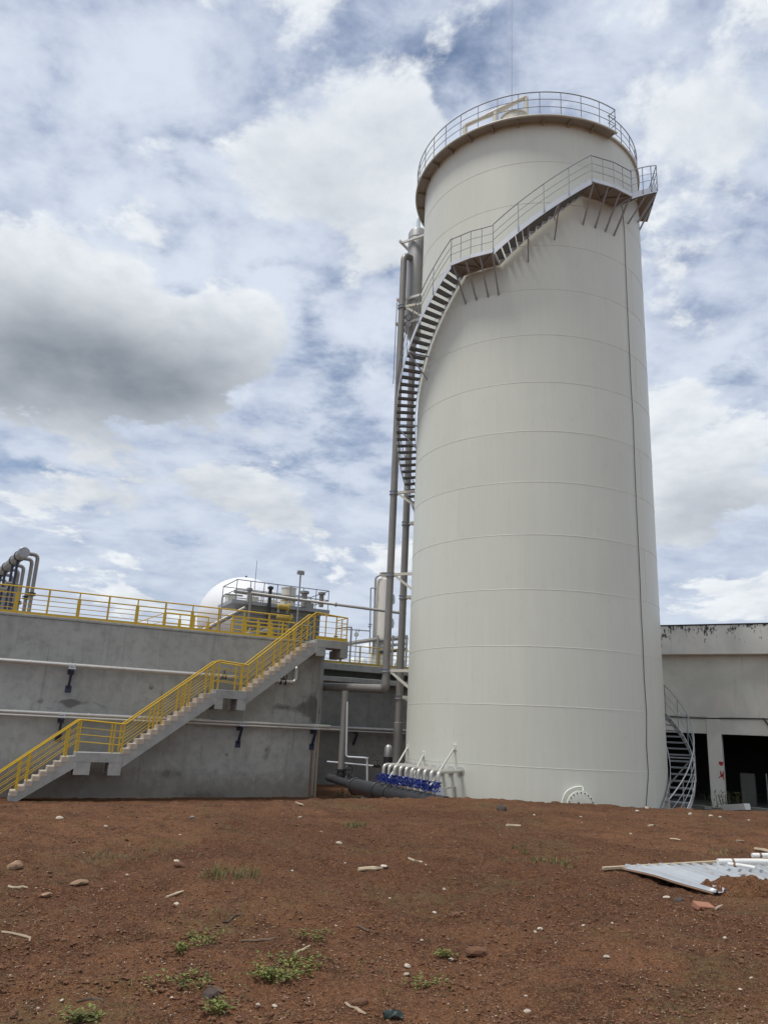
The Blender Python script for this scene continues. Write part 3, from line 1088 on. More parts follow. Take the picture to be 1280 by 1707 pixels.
sr = stair_rail(SO - 0.07, 'yellow stair railing on the outer edge of the concrete stair')
stair_rail(SI + 0.07, 'yellow stair railing on the wall side of the concrete stair')
# guard of the top landing
tg = thing('landing_guard', 'yellow guard rail around the top landing of the concrete stair', 'railing', W(14, SO, L3))
go = SO - 0.07
path = [W(13.15, go, L3), W(14.70, go, L3), W(14.70, 0.1, L3)]
for h, rr, nm in ((1.12, 0.026, 'top_rail'), (0.85, 0.014, 'mid_rail'), (0.58, 0.014, 'mid_rail'), (0.32, 0.014, 'mid_rail')):
    MB().tube([p + Z * (h + (0.004 if h > 1 else 0)) for p in path], rr, 6).build(nm, 'yellow_paint', tg)
for s_, o_ in ((13.62, go), (14.15, go), (14.70, go), (14.70, 0.75), (14.70, 0.1)):
    MB().bar(W(s_, o_, L3), W(s_, o_, L3 + 1.1), 0.045, 0.035, up=WN).build('post', 'yellow_paint', tg, smooth=False)
MB().bar(W(13.15, go + 0.03, L3 + 0.075), W(14.74, go + 0.03, L3 + 0.075), 0.012, 0.15).bar(W(14.735, go + 0.02, L3 + 0.075), W(14.735, 0.1, L3 + 0.075), 0.012, 0.15).build('toe_board', 'yellow_paint', tg, smooth=False)


# yellow railing along the top of the wall ------------------------------------
def yellow_railing(s0, s1, o, z, label, step=1.2, first=None, H=1.1, mat='yellow_paint', thick=1.0, rails=(0.82, 0.62, 0.42, 0.22), toe=0.10, name='guard_railing'):
    r = thing(name, label, 'railing', W((s0 + s1) / 2, o, z))
    MB().tube([W(s0, o, z + H), W(s1, o, z + H)], 0.031 * thick, 8).build('top_rail', mat, r)
    for i, h in enumerate(rails):
        MB().tube([W(s0, o, z + h), W(s1, o, z + h)], (0.027 if i == 0 else 0.016) * thick, 6).build('mid_rail', mat, r)
    if toe:
        MB().bar(W(s0, o + 0.03, z + toe / 2 + 0.005), W(s1, o + 0.03, z + toe / 2 + 0.005), 0.01, toe).build('toe_board', mat, r, smooth=False)
    s = s0 if first is None else first
    i = 0
    while s <= s1 + 0.01:
        w_ = 0.14 if (i % 2 == 1) else 0.075
        MB().bar(W(s, o, z), W(s, o, z + (H if i % 2 == 0 else H * 0.76)), 0.05 * thick, w_ * thick, up=WU).build('post', mat, r, smooth=False)
        if i % 2 == 1:
            MB().bar(W(s, o, z + H * 0.75), W(s, o, z + H), 0.04 * thick, 0.05 * thick, up=WU).build('post_head', mat, r, smooth=False)
        s += step
        i += 1
    return r


yellow_railing(-3.07, 12.3, -0.06, DECK + 0.004, 'yellow guard railing along the top of the concrete basin wall', 1.2)
# inner walkway rails on the basin deck
yellow_railing(7.2, 9.3, -3.4, DECK, 'short yellow railing behind the basin edge beside a sloped ramp rail', 0.7, rails=(0.6, 0.3), toe=0)
ramp = thing('ramp_rail', 'sloped yellow hand rail on the basin deck', 'railing', W(6.2, -3.4, DECK))
MB().tube([W(5.6, -3.4, DECK + 0.35), W(7.2, -3.4, DECK + 1.1)], 0.022, 6).tube([W(5.6, -3.4, DECK + 0.1), W(7.2, -3.4, DECK + 0.7)], 0.014, 6).build('handrail', 'yellow_paint', ramp)
for s_, h in ((5.7, 0.4), (6.4, 0.72), (7.1, 1.05)):
    MB().bar(W(s_, -3.4, DECK), W(s_, -3.4, DECK + h), 0.05, 0.03, up=WU).build('post', 'yellow_paint', ramp, smooth=False)
yellow_railing(10.2, 13.4, -2.2, DECK, 'yellow railing in front of the grey roof equipment', 0.64, rails=(0.75, 0.5, 0.25), toe=0.1)
yellow_railing(10.8, 13.8, -4.6, DECK + 0.15, 'rear yellow railing close against the grey roof equipment', 0.75, rails=(0.6, 0.3), toe=0.1, mat='dull_yellow')

# pipes along the basin wall ---------------------------------------------------
def wall_pipe(name, label, s0, s1, z, o, r, mat, brs, twin=0.0, extra=()):
    t = thing(name, label, 'pipe', W((s0 + s1) / 2, o, z - 0.5))
    MB().tube([W(s0, o, z), W(s1, o, z)], r, 12).build('pipe', mat, t)
    if twin:
        MB().tube([W(s0, o + 0.05, z - r - twin), W(s1 + 0.5, o + 0.05, z - r - twin)], twin, 10).build('pipe', mat, t)
    for s in brs:
        b = MB().bar(W(s, 0.0, z - r - 0.12), W(s, o + 0.16, z - r - 0.12), 0.09, 0.09).bar(W(s, 0.0, z - r - 0.82), W(s, o + 0.10, z - r - 0.17), 0.09, 0.09).build('bracket', 'navy_paint', t, smooth=False)
        for zo in (0.14, 0.86):
            MB().obox(W(s, 0.012, z - r - zo), WU * 0.12, WN * 0.012, Z * 0.14).build('wall_plate', 'navy_paint', b, smooth=False)
        MB().obox(W(s, o + 0.02, z - r - 0.045), WU * 0.14, WN * 0.15, Z * 0.03).build('shoe', 'galvanised', b, smooth=False)
        for q in (-0.09, 0.09):
            MB().tube([W(s + q, o - r - .015, z - r), W(s + q, o - r - .012, z + r * 0.6), W(s + q, o, z + r + 0.014), W(s + q, o + r + .012, z + r * 0.6), W(s + q, o + r + .015, z - r)], 0.012, 5).build('clamp', 'galvanised', b)
    for s in extra:
        MB().lathe([(r + 0.012, -0.03), (r + 0.016, 0), (r + 0.012, 0.03)], W(s, o, z), WU, 12).build('coupling', mat, t)
    return t


up = wall_pipe('wall_pipe', 'upper steel pipe along the basin wall above the lower one', -13, 9.9, 4.97, 0.30, 0.085, 'pipe_steel', (-4.4, 3.0), extra=(-1.2, 1.4, 5.1, 7.9))
wall_pipe('wall_pipe', 'lower pair of steel pipes along the basin wall at stair landing height', -13, 14.6, 3.03, 0.32, 0.075, 'pipe_steel', (-4.4, 2.9, 10.35, 13.86), twin=0.05, extra=(0.4, 3.9, 8.5, 12.5))
ve = thing('elbow_pipe', 'grey pipe with black hand wheel and elbow under the top landing', 'pipe', W(11.5, 0.3, 4.7))
MB().tube(bend([W(11.0, 0.30, 4.93), W(12.75, 0.30, 4.93), W(12.75, 0.30, 5.62), W(12.75, -0.02, 5.62)], 0.24), 0.085, 12).build('pipe', 'pipe_steel', ve)
for s_ in (12.0, 12.22):
    MB().lathe([(0.15, -0.02), (0.15, 0.02)], W(s_, 0.30, 4.93), WU, 16).build('flange', 'black_paint', ve)
hw = MB().tube([W(12.11, 0.42, 5.16) + (WU * math.cos(t) + Z * math.sin(t)) * 0.15 for t in [2 * math.pi * i / 16 for i in range(16)]], 0.018, 6, closed=True).build('hand_wheel', 'black_paint', ve)
MB().tube([W(12.11, 0.30, 4.93), W(12.11, 0.42, 5.16)], 0.03, 6).bar(W(11.97, .42, 5.16), W(12.25, .42, 5.16), 0.02).bar(W(12.11, .42, 5.02), W(12.11, .42, 5.3), 0.02).build('stem', 'black_paint', hw)
vv = thing('wall_valve', 'small black valve on the upper wall pipe behind the stair rail', 'valve', W(9.35, 0.3, 4.9))
MB().lathe([(0.13, -0.09), (0.13, -0.06), (0.06, -0.05), (0.09, 0), (0.06, 0.05), (0.13, 0.06), (0.13, 0.09)], W(9.35, 0.30, 4.97), WU, 14).build('body', 'black_paint', vv)
MB().tube([W(9.35, 0.30, 4.97), W(9.35, 0.30, 5.25)], 0.025, 6).build('stem', 'black_paint', vv)
MB().tube([W(9.35, 0.30, 5.25) + (WU * math.cos(t) + WN * math.sin(t)) * 0.12 for t in [2 * math.pi * i / 14 for i in range(14)]], 0.017, 6, closed=True).bar(W(9.23, .3, 5.25), W(9.47, .3, 5.25), 0.018).build('hand_wheel', 'black_paint', vv)

# header with risers on the basin deck, left -----------------------------------
hd = thing('pipe_header', 'thick grey header pipe with round end cap and elbowed risers on the basin deck', 'pipe rack', W(0.5, -3, DECK))
hs, ho, hz, hr = 0.5, -0.9, 9.58, 0.215
HDv = Vector((-0.545, 0.838, 0)).normalized(); HDp = Vector((HDv.y, -HDv.x, 0))


def HX(a, b, z):
    q = W(hs, ho, 0) + HDv * a + HDp * b
    q.z = z
    return q


MB().tube([HX(0, 0, hz), HX(12, 0, hz)], hr, 20).build('header', 'pipe_brown', hd)
MB().lathe([(hr + 0.02, 0), (hr + 0.03, 0.03), (hr + 0.0, 0.06), (0.05, 0.065)], HX(0, 0, hz), -HDv, 24).build('end_cap', 'galv_dull', hd)
for i, a_ in enumerate((0.25, 1.55, 3.6, 5.0, 6.8, 8.6, 10.4)):
    p_ = MB().tube(bend([HX(a_, 0.2, hz + 0.02), HX(a_, 0.62, hz + 0.02), HX(a_, 0.62, DECK)], 0.25), 0.082, 12).build('riser', 'pipe_brown', hd)
    for z_ in (DECK + 0.95, DECK + 1.04):
        MB().lathe([(0.16, -0.02), (0.16, 0.02)], HX(a_, 0.62, z_), Z, 16).build('flange', 'black_paint', p_)
    MB().tube([HX(a_ + 0.7, -0.05, hz - 0.2), HX(a_ + 0.7, -0.05, DECK)], 0.06, 8).build('support_post', 'navy_paint', hd)
    MB().lathe([(hr + 0.03, -0.05), (hr + 0.03, 0.05)], HX(a_ + 0.7, 0, hz), HDv, 20).build('saddle_band', 'black_paint', hd)
    if i > 0:
        MB().tube(bend([HX(a_ + .4, -0.25, hz - 1.1), HX(a_ + .4, 0.3, hz - 1.1), HX(a_ + .4, 0.3, DECK)], 0.18), 0.08, 10).build('riser', 'pipe_brown', hd)

# ------------------------------------------------------------------ gas dome behind
dc = at_dist(404, 1030, 80)
rd = 75 / 1347 * 80
dm = thing('gas_dome', 'white spherical membrane gas dome behind the basin', 'dome', Vector((dc.x, dc.y, 0)))
prof = []
for i in range(-6, 19):
    t = R_(5 * i)
    prof.append((rd * math.cos(t) + 0.001, dc.z - 0.2 + rd * 0.96 * math.sin(t)))
MB().lathe(prof, Vector((dc.x, dc.y, 0)), Z, 64).build('membrane', 'white_membrane', dm)
MB().lathe([(rd * 0.88, 0), (rd * 0.88, dc.z - rd * 0.42)], Vector((dc.x, dc.y, 0)), Z, 48).build('base_wall', 'concrete', dm)
zt = dc.z - 0.2 + rd * 0.96
MB().tube([Vector((dc.x, dc.y, zt - 0.1)), Vector((dc.x, dc.y, zt + 0.22))], 0.10, 8).build('vent', 'black_paint', dm)
lm = at_dist(424, 985, 60)
lmt = at_dist(425.5, 934, 60)
ms = thing('aerial_mast', 'thin aerial mast standing up in front of the white dome', 'mast', Vector((lm.x, lm.y, DECK)))
MB().tube([Vector((lm.x, lm.y, DECK)), Vector((lm.x, lm.y, lmt.z))], [0.05, 0.02], 6).build('pole', 'rail_grey', ms)
MB().lathe([(0.14, 0), (0.14, 0.04), (0.05, 0.08)], Vector((lm.x, lm.y, DECK)), Z, 10).build('foot', 'rail_grey', ms)
# the ground level roof that carries it
# ------------------------------------------------------------------ grey equipment skid on the deck
EO = -6.0


def E_(px, py, o=EO):
    s, z = wl(px, py, o)
    return s, z


s0, _ = E_(384, 1040); s1, _ = E_(533, 1040)
zt_ = E_(450, 1013)[1]; zdeck = E_(450, 1007)[1]
sk = thing('equipment_skid', 'grey equipment housing with railed platform on the basin deck', 'equipment', W((s0 + s1) / 2, EO - 1, DECK))
MB().prism([(s0 + 0.5, DECK), (s1, DECK), (s1, zt_), (s0 + 0.9, zt_)], W(0, EO, 0), WU, Z, -WN * 2.4).build('housing', 'equipment_grey', sk, smooth=False)
zz = DECK + 0.12
while zz < zt_ - 0.1:
    MB().obox(W((s0 + s1) / 2 + 0.4, EO + 0.02, zz), WU * ((s1 - s0) / 2 - 0.45), WN * 0.03, Z * 0.035).build('louvre', 'equipment_grey', sk, smooth=False)
    zz += 0.22
MB().prism([(s0 - 0.1, zt_ + .002), (s1 + 0.45, zt_ + .002), (s1 + 0.45, zdeck), (s0 - 0.1, zdeck)], W(0, EO + 0.25, 0), WU, Z, -WN * 2.9).build('platform', 'galv_dull', sk, smooth=False)
rl = MB()
zr = E_(450, 974)[1]
for o_ in (EO + 0.2, EO - 2.6):
    for h in (1.0, 0.5):
        rl.tube([W(s0 + 0.1, o_, zdeck + (zr - zdeck) * h), W(s1 + 0.35, o_, zdeck + (zr - zdeck) * h)], 0.028, 6)
for s_ in (s0 + 0.1, s1 + 0.35):
    for h in (1.0, 0.5):
        rl.tube([W(s_, EO + 0.2, zdeck + (zr - zdeck) * h), W(s_, EO - 2.6, zdeck + (zr - zdeck) * h)], 0.028, 6)
sr_ = rl.build('platform_railing', 'rail_grey', sk)
for o_ in (EO + 0.2, EO - 2.6):
    for i in range(8):
        s_ = s0 + 0.1 + (s1 - s0 + 0.25) * i / 7
        MB().tube([W(s_, o_, zdeck), W(s_, o_, zr)], 0.026, 6).build('post', 'rail_grey', sr_)
MB().tube(bend([W(s0 - 0.6, EO + .1, DECK + 0.3), W(s0 - 0.6, EO + .1, zdeck + 0.25), W(s0 + 0.5, EO + .1, zdeck + 0.25)], 0.25), 0.05, 8).build('pipe', 'pipe_grey', sk)
MB().tube([W(s0 - 2.0, EO + .6, DECK + 0.35), W(s0 + 0.6, EO + 0.4, zt_ - 0.25)], 0.12, 10).build('duct', 'pipe_brown', sk)
MB().tube([W(s0 - 0.3, EO + .7, DECK + 0.4), W(s0 + 2.0, EO + 0.5, DECK + 1.0), W(s0 + 2.6, EO + .3, DECK + 1.0)], 0.13, 10).build('duct', 'galv_dull', sk)
for (px, p0, p1, w_, mt) in ((446, 1040, 982, 0.10, 'black_paint'), (506, 1012, 990, 0.16, 'equipment_grey'), (535, 1012, 992, 0.13, 'equipment_grey'), (414, 1005, 985, 0.10, 'equipment_grey')):
    a_, z0_ = E_(px, p0, EO + 0.5); _, z1_ = E_(px, p1, EO + 0.5)
    MB().lathe([(w_, 0), (w_, z1_ - z0_), (w_ * 1.6, z1_ - z0_ + 0.02), (w_ * 1.6, z1_ - z0_ + 0.14), (w_ * 0.5, z1_ - z0_ + 0.18)], W(a_, EO + 0.5, z0_), Z, 12).build('vent_stack', mt, sk)
a_, z0_ = E_(480, 1003, EO - 1)
_, z1_ = E_(480, 982, EO - 1)
dr = thing('cream_drum', 'cream round drum standing on the equipment platform', 'drum', W(a_, EO - 1, zdeck))
MB().lathe([(0.42, 0), (0.42, z1_ - zdeck), (0.45, z1_ - zdeck + 0.01), (0.45, z1_ - zdeck + 0.06), (0.2, z1_ - zdeck + 0.1)], W(a_, EO - 1, zdeck), Z, 20).build('shell', 'cream_paint', dr)
MB().lathe([(0.432, 0), (0.432, 0.05)], W(a_, EO - 1, zdeck + 0.4), Z, 20).build('band', 'dull_yellow', dr)
for (px, py, w_) in ((474, 1012, 0.55), (476, 1030, 0.7)):
    a_, z_ = E_(px, py, EO + 0.75)
    y_ = thing('yellow_pump', 'yellow ' + ('upper' if py < 1020 else 'lower') + ' pump casing in front of the grey housing', 'pump', W(a_, EO + 0.6, z_ - 0.3))
    MB().lathe([(0.1, -w_ * .7), (0.15, -w_ * .6), (0.15, w_ * .3), (0.24, w_ * .35), (0.24, w_ * .5), (0.1, w_ * .6)], W(a_, EO + 0.7, z_), WU, 14).build('casing', 'dull_yellow', y_)
    MB().bar(W(a_ - .3, EO + .7, DECK if py > 1020 else z_ - .35), W(a_ - .3, EO + .7, z_), 0.12).bar(W(a_ + .2, EO + .7, DECK if py > 1020 else z_ - .35), W(a_ + .2, EO + .7, z_), 0.12).build('pedestal', 'equipment_grey', y_, smooth=False)

rs_ = random.Random(4)
for i in range(9):
    a_ = s0 + 0.5 + (s1 - s0 - 0.7) * i / 8 + rs_.uniform(-.15, .15)
    h_ = rs_.uniform(0.35, 1.0)
    MB().tube(bend([W(a_, EO + 0.55, DECK), W(a_, EO + 0.55, DECK + h_ * 1.6), W(a_ + rs_.choice((-.5, .5)), EO + 0.3, DECK + h_ * 1.6)], 0.1), rs_.uniform(0.035, 0.075), 8).build('process_pipe', rs_.choice(('pipe_brown', 'pipe_grey', 'rail_grey', 'dark_pipe')), sk)
for i in range(5):
    a_ = s0 + 0.4 + (s1 - s0 - 0.6) * i / 4
    MB().obox(W(a_, EO - 1.4 + rs_.uniform(-.5, .5), zdeck + 0.25), WU * rs_.uniform(.15, .35), WN * 0.3, Z * rs_.uniform(.2, .3)).build('control_box', rs_.choice(('equipment_grey', 'galv_dull', 'cream_paint')), sk, smooth=False)
MB().tube([W(s0 + 0.2, EO - 0.6, zdeck + 0.55), W(s1 - 0.4, EO - 0.6, zdeck + 0.5)], 0.09, 10).build('process_pipe', 'pipe_brown', sk)
MB().tube([W(s0 + 0.6, EO + 0.45, DECK + 0.55), W(s1 - 0.2, EO + 0.45, DECK + 0.5)], 0.10, 10).build('process_pipe', 'pipe_brown', sk)
MB().obox(W(s0 - 1.2, EO + 0.3, DECK + 0.35), WU * 0.8, WN * 0.5, Z * 0.32).build('intake_box', 'equipment_grey', sk, smooth=False)

# pallets / low stuff on the deck
for i, (px, py) in enumerate(((318, 1046), (345, 1046))):
    a_, z_ = E_(px, py, -3.0)
    t_ = thing('timber_pallet', ('left ' if i == 0 else 'right ') and ('loose timber pallet on the basin deck ' + ('beside the ramp rail' if i == 0 else 'beside the grey duct')), 'pallet', W(a_, -3, DECK))
    for j in range(5):
        MB().obox(W(a_, -3.4 + 0.2 * j, DECK + 0.13), WU * 0.5, WN * 0.05, Z * 0.012).build('board', 'wood', t_, smooth=False)
    for j in (-0.42, 0, 0.42):
        MB().obox(W(a_ + j, -3.0, DECK + 0.055), WU * 0.05, WN * 0.48, Z * 0.055).build('block', 'wood', t_, smooth=False)

# floodlight pole
fo = -2.6
a_, zb_ = wl(497, 1012, fo); _, zt2 = wl(498, 958, fo)
fl = thing('floodlight_pole', 'floodlight on a thin grey pole above the basin deck', 'floodlight', W(a_, fo, DECK))
MB().tube([W(a_, fo, DECK), W(a_, fo, zt2)], 0.04, 8).build('pole', 'rail_grey', fl)
MB().obox(W(a_, fo, zt2 + 0.13), WU * 0.17, WN * 0.07 - Z * 0.03, (Z * 0.10 + WN * 0.04)).build('lamp_housing', 'galv_dull', fl, smooth=False, bevel=0.02)
MB().obox(W(a_, fo + 0.085, zt2 + 0.10), WU * 0.15, WN * 0.006 - Z * 0.003, (Z * 0.085 + WN * 0.034)).build('lamp_glass', 'lamp_glass', fl, smooth=False)
MB().bar(W(a_ - .19, fo, zt2 + .02), W(a_ - .19, fo, zt2 + .15), 0.015, 0.03).bar(W(a_ + .19, fo, zt2 + .02), W(a_ + .19, fo, zt2 + .15), 0.015, 0.03).bar(W(a_ - .19, fo, zt2 + .01), W(a_ + .19, fo, zt2 + .01), 0.03, 0.012).build('yoke', 'rail_grey', fl, smooth=False)

# ------------------------------------------------------------------ second basin behind, with its rail
BO = -7.6      # offset of its front wall
bs, bz = wl(600, 1110, BO)
B2 = bz
b2 = thing('rear_basin', 'darker concrete basin wall behind the tank pipes', 'basin', W(20, BO - 5, 0))
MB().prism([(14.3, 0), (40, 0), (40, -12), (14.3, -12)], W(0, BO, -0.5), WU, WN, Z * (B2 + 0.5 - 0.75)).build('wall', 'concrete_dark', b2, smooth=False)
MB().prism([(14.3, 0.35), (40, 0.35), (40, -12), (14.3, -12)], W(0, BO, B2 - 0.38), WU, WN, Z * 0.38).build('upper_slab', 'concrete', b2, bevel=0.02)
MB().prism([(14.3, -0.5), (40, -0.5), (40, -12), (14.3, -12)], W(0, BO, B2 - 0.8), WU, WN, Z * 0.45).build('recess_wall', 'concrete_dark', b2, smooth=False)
MB().prism([(14.3, 0.5), (40, 0.5), (40, -0.2), (14.3, -0.2)], W(0, BO, B2 - 1.05), WU, WN, Z * 0.28).build('lower_ledge', 'concrete', b2, bevel=0.02)
yellow_railing(14.5, 26, BO + 0.2, B2 + 0.004, 'dull yellow railing on the rear basin behind the vertical pipes', 1.25, rails=(0.75, 0.5, 0.25), toe=0.14, mat='dull_yellow')
# wall pipe on it
wz = wl(620, 1216, BO + 0.3)[1]
rw = thing('rear_wall_pipe', 'steel pipe on navy bracket along the rear basin wall', 'pipe', W(18, BO + 0.3, wz))
MB().tube([W(14.5, BO + 0.3, wz), W(30, BO + 0.3, wz)], 0.10, 10).tube([W(14.5, BO + 0.34, wz - 0.16), W(30, BO + 0.34, wz - 0.16)], 0.05, 8).build('pipe', 'pipe_grey', rw)
s_ = wl(592, 1228, BO + .2)[0]
MB().bar(W(s_, BO, wz - 0.24), W(s_, BO + 0.5, wz - 0.24), 0.1).bar(W(s_, BO, wz - 0.9), W(s_, BO + 0.45, wz - 0.28), 0.1).build('bracket', 'navy_paint', rw, smooth=False)

# ------------------------------------------------------------------ cream process column far behind
ct = at_dist(643, 955, 56)
cb_ = at_dist(636, 1078, 56)
ccx = (at_dist(638, 1020, 56))
ctw = thing('process_column', 'pale cream process column with side piping behind the pipes', 'column', Vector((ccx.x, ccx.y, 0)))
base = Vector((ccx.x, ccx.y, 0))
MB().lathe([(0.66, 4.0), (0.66, ct.z - 0.75), (0.60, ct.z - 0.55), (0.30, ct.z - 0.42), (0.24, ct.z - 0.4), (0.24, ct.z - 0.1)], base, Z, 32).build('shell', 'tower_paint', ctw)
MB().lathe([(0.36, 0), (0.36, 0.08)], base + Z * (ct.z - 0.1), Z, 20).build('top_flange', 'pipe_grey', ctw)
MB().lathe([(0.85, 3.0), (0.85, cb_.z - 0.15), (0.7, cb_.z + 0.05)], base, Z, 8).build('skirt', 'cream_paint', ctw)
for y in (1000, 1040):
    q = at_dist(654, y, 56)
    MB().lathe([(0.32, 0), (0.32, 0.2), (0.36, 0.2), (0.36, 0.25), (0.1, 0.28)], Vector((base.x + 0.5, base.y - 0.15, q.z)), Vector((1, -0.35, 0)), 20).build('manway', 'galv_dull', ctw)
ql = [at_dist(x, y, 55.4) for x, y in ((622, 1092), (626, 962), (636, 958))]
MB().tube(bend(ql, 0.4), 0.075, 8).build('downcomer', 'pipe_grey', ctw)
ql = [at_dist(x, y, 55.3) for x, y in ((616, 1090), (618, 980), (628, 981))]
MB().tube(bend(ql, 0.1), 0.045, 8).build('downcomer', 'rail_grey', ctw)
ql = [at_dist(x, y, 55.3) for x, y in ((616, 1052), (575, 1049))]
MB().tube(ql, 0.045, 8).build('branch', 'rail_grey', ctw)
for x, y in ((616, 1045), (617, 1041), (598, 1051), (594, 1051)):
    q = at_dist(x, y, 55.3)
    MB().lathe([(0.13, -0.03), (0.13, 0.03)], q, Z if x > 610 else Vector((1, 0, 0)), 10).build('flange', 'rail_grey', ctw)
ql = [at_dist(x, y, 55.2) for x, y in ((560, 1076), (600, 1070), (628, 1066))]
MB().tube(ql, 0.14, 8).build('feed_pipe', 'pipe_brown', ctw)
ql = [at_dist(x, y, 55.2) for x, y in ((628, 1068), (680, 1062))]
rk = thing('pipe_bridge', 'bundle of brownish pipes bridging behind the vertical pipes', 'pipe rack', Vector((ql[0].x, ql[0].y, ql[0].z - 0.5)))
for i, dz_ in enumerate((0, -0.45, -0.85)):
    MB().tube([q + Z * dz_ for q in ql], (0.16, 0.1, 0.12)[i], 8).build('pipe', ('pipe_brown', 'pipe_grey', 'dark_pipe')[i], rk)
for x in (630, 655, 678):
    q = at_dist(x, 1062, 55.0)
    MB().bar(Vector((q.x, q.y, 3)), q + Z * 0.1, 0.14).build('post', 'equipment_grey', rk, smooth=False)
# gauge and small valve beside the landing
q = at_dist(594, 1058, 46)
gg = thing('dial_gauge', 'round pressure gauge on a thin stem beside the top landing', 'gauge', q - Z * 1.2)
MB().lathe([(0.11, 0), (0.13, 0.01), (0.13, 0.06), (0.11, 0.07)], q, Vector((0.1, -1, 0)), 20).build('case', 'rail_grey', gg)
MB().lathe([(0.11, 0.071), (0.108, 0.074)], q, Vector((0.1, -1, 0)), 20).build('dial', 'white_paint', gg)
MB().tube([q - Z * 1.6, q - Z * 0.12], 0.025, 6).build('stem', 'rail_grey', gg)
q = at_dist(586, 1045, 46); q2 = at_dist(586.5, 1085, 46)
st2 = thing('sample_stand', 'bent grey pipe stand with small black valve behind the top landing', 'pipe', Vector((q.x, q.y, B2)))
MB().tube(bend([Vector((q.x, q.y, B2)), q, q + Vector((-0.9, 0.2, -0.1)), q + Vector((-0.9, 0.2, -0.5))], 0.1), 0.05, 8).build('pipe', 'rail_grey', st2)
MB().lathe([(0.1, 0), (0.1, 0.1), (0.05, 0.12), (0.05, 0.3), (0.12, 0.32), (0.12, 0.4)], q + Vector((-0.9, 0.2, -0.95)), Z, 10).build('valve', 'black_paint', st2)
# small blue-grey tanks seen through the rear rail
for i, (x, w_) in enumerate(((590, 0.45), (604, 0.35), (668, 0.4))):
    q = at_dist(x, 1090, 54)
    t_ = thing('small_vessel', ('small white vessel behind the rear railing next to the column skirt', 'narrow white vessel standing between the column and the gauge', 'grey vessel seen between the tank and the vertical pipes')[i], 'vessel', Vector((q.x, q.y, B2 - .5)))
    MB().lathe([(w_, 0), (w_, 1.3), (w_ * 0.7, 1.5), (0.05, 1.58)], Vector((q.x, q.y, B2 - 0.5)), Z, 18).build('shell', ('white_paint', 'white_paint', 'galv_dull')[i], t_)
    MB().lathe([(w_ + .02, 0), (w_ + .02, 0.06)], Vector((q.x, q.y, B2 + 0.35)), Z, 18).build('band', 'rail_grey', t_)
# thin pipe that crosses high above the deck
xa = at_dist(428, 990, 42); xb = at_dist(560, 1008, 40); xc = at_dist(676, 1023, 37.2)
xp = thing('crossing_pipe', 'thin grey pipe crossing from the roof equipment to the vertical pipes', 'pipe', xa - Z * 0.5)
MB().tube(bend([xa - Z * 1.5 + Vector((-.3, 0, 0)), xa + Vector((-.3, 0, 0.03)), xb, xc], 0.15), 0.07, 10).build('pipe', 'pipe_brown', xp)
MB().lathe([(0.11, -0.03), (0.11, 0.03)], xb, (xc - xa), 12).build('flange', 'rail_grey', xp)

# ------------------------------------------------------------------ vertical pipes beside the tank
PA_A, PA_R = 155.5, 6.45
pa = cyl_pt(PA_A, PA_R, 0)


def z_on(px, py, p):
    r = ray(px, py)
    return EYE + r.z * math.hypot(p.x, p.y)


za_top = z_on(677, 423, pa); za_bot = z_on(644, 1149, pa)
pav = thing('vertical_pipe', 'brownish vertical pipe elbowed at its foot left of the tank', 'pipe', Vector((pa.x, pa.y, 0)))
vs_c = cyl_pt(147.0, 6.18, 0)
endl = Vector((-3.6, 40.2, za_bot + 0.25))
MB().tube(bend([Vector((vs_c.x, vs_c.y, za_top)), Vector((pa.x, pa.y, za_top)), Vector((pa.x, pa.y, za_bot + 0.45))], 0.42, 8), 0.165, 16).build('pipe', 'pipe_brown', pav)
MB().tube(bend([Vector((pa.x, pa.y, za_bot + 0.45)), Vector((pa.x, pa.y, za_bot)), endl], 0.42, 8), 0.19, 16).build('pipe', 'pipe_brown', pav)


def pipe_clamp(parent, p, z, r, ang, small=False):
    c = MB().lathe([(r + 0.02, -0.09), (r + 0.045, -0.09), (r + 0.045, -0.06), (r + 0.02, -0.05), (r + 0.02, 0.05), (r + 0.045, 0.06), (r + 0.045, 0.09), (r + 0.02, 0.09)], Vector((p.x, p.y, z)), Z, 16).build('clamp', 'rail_grey', parent)
    d = (Vector((TC.x, TC.y, 0)) - Vector((p.x, p.y, 0)))
    L = d.length - TR
    d.normalize()
    a_ = Vector((p.x, p.y, z)) + d * (r + 0.02)
    b_ = Vector((p.x, p.y, z)) + d * (L + 0.02)
    mb = MB().bar(a_, b_, 0.10, 0.12)
    if not small:
        mb.bar(a_ - Z * 0.02, b_ - Z * 1.0, 0.07, 0.10)
    else:
        mb.bar(a_ - Z * 0.02, b_ - Z * 0.45, 0.06, 0.09)
    mb.build('bracket', 'cream_paint', parent, smooth=False)


for py in (512, 822, 958, 1118):
    x = 674 - (py - 440) * (674 - 643) / (1120 - 440)
    pipe_clamp(pav, pa, z_on(x, py, pa), 0.165, PA_A)
PB_A, PB_R = 144.6, 6.40
pb = cyl_pt(PB_A, PB_R, 0)
pbv = thing('vertical_pipe', 'brownish vertical pipe running to the ground close against the tank', 'pipe', Vector((pb.x, pb.y, 0)))
MB().tube([Vector((pb.x, pb.y, 0)), Vector((pb.x, pb.y, z_on(690, 556, vs_c)))], 0.165, 16).build('pipe', 'pipe_brown', pbv)
zs_ = z_on(665, 1205, pb)
MB().lathe([(0.20, 0.0), (0.20, zs_), (0.17, zs_ + 0.02)], Vector((pb.x, pb.y, 0)), Z, 16).build('sleeve', 'pipe_brown', pbv)
for py in (873, 996, 1163):
    pipe_clamp(pbv, pb, z_on(674, py, pb), 0.165, PB_A, True)
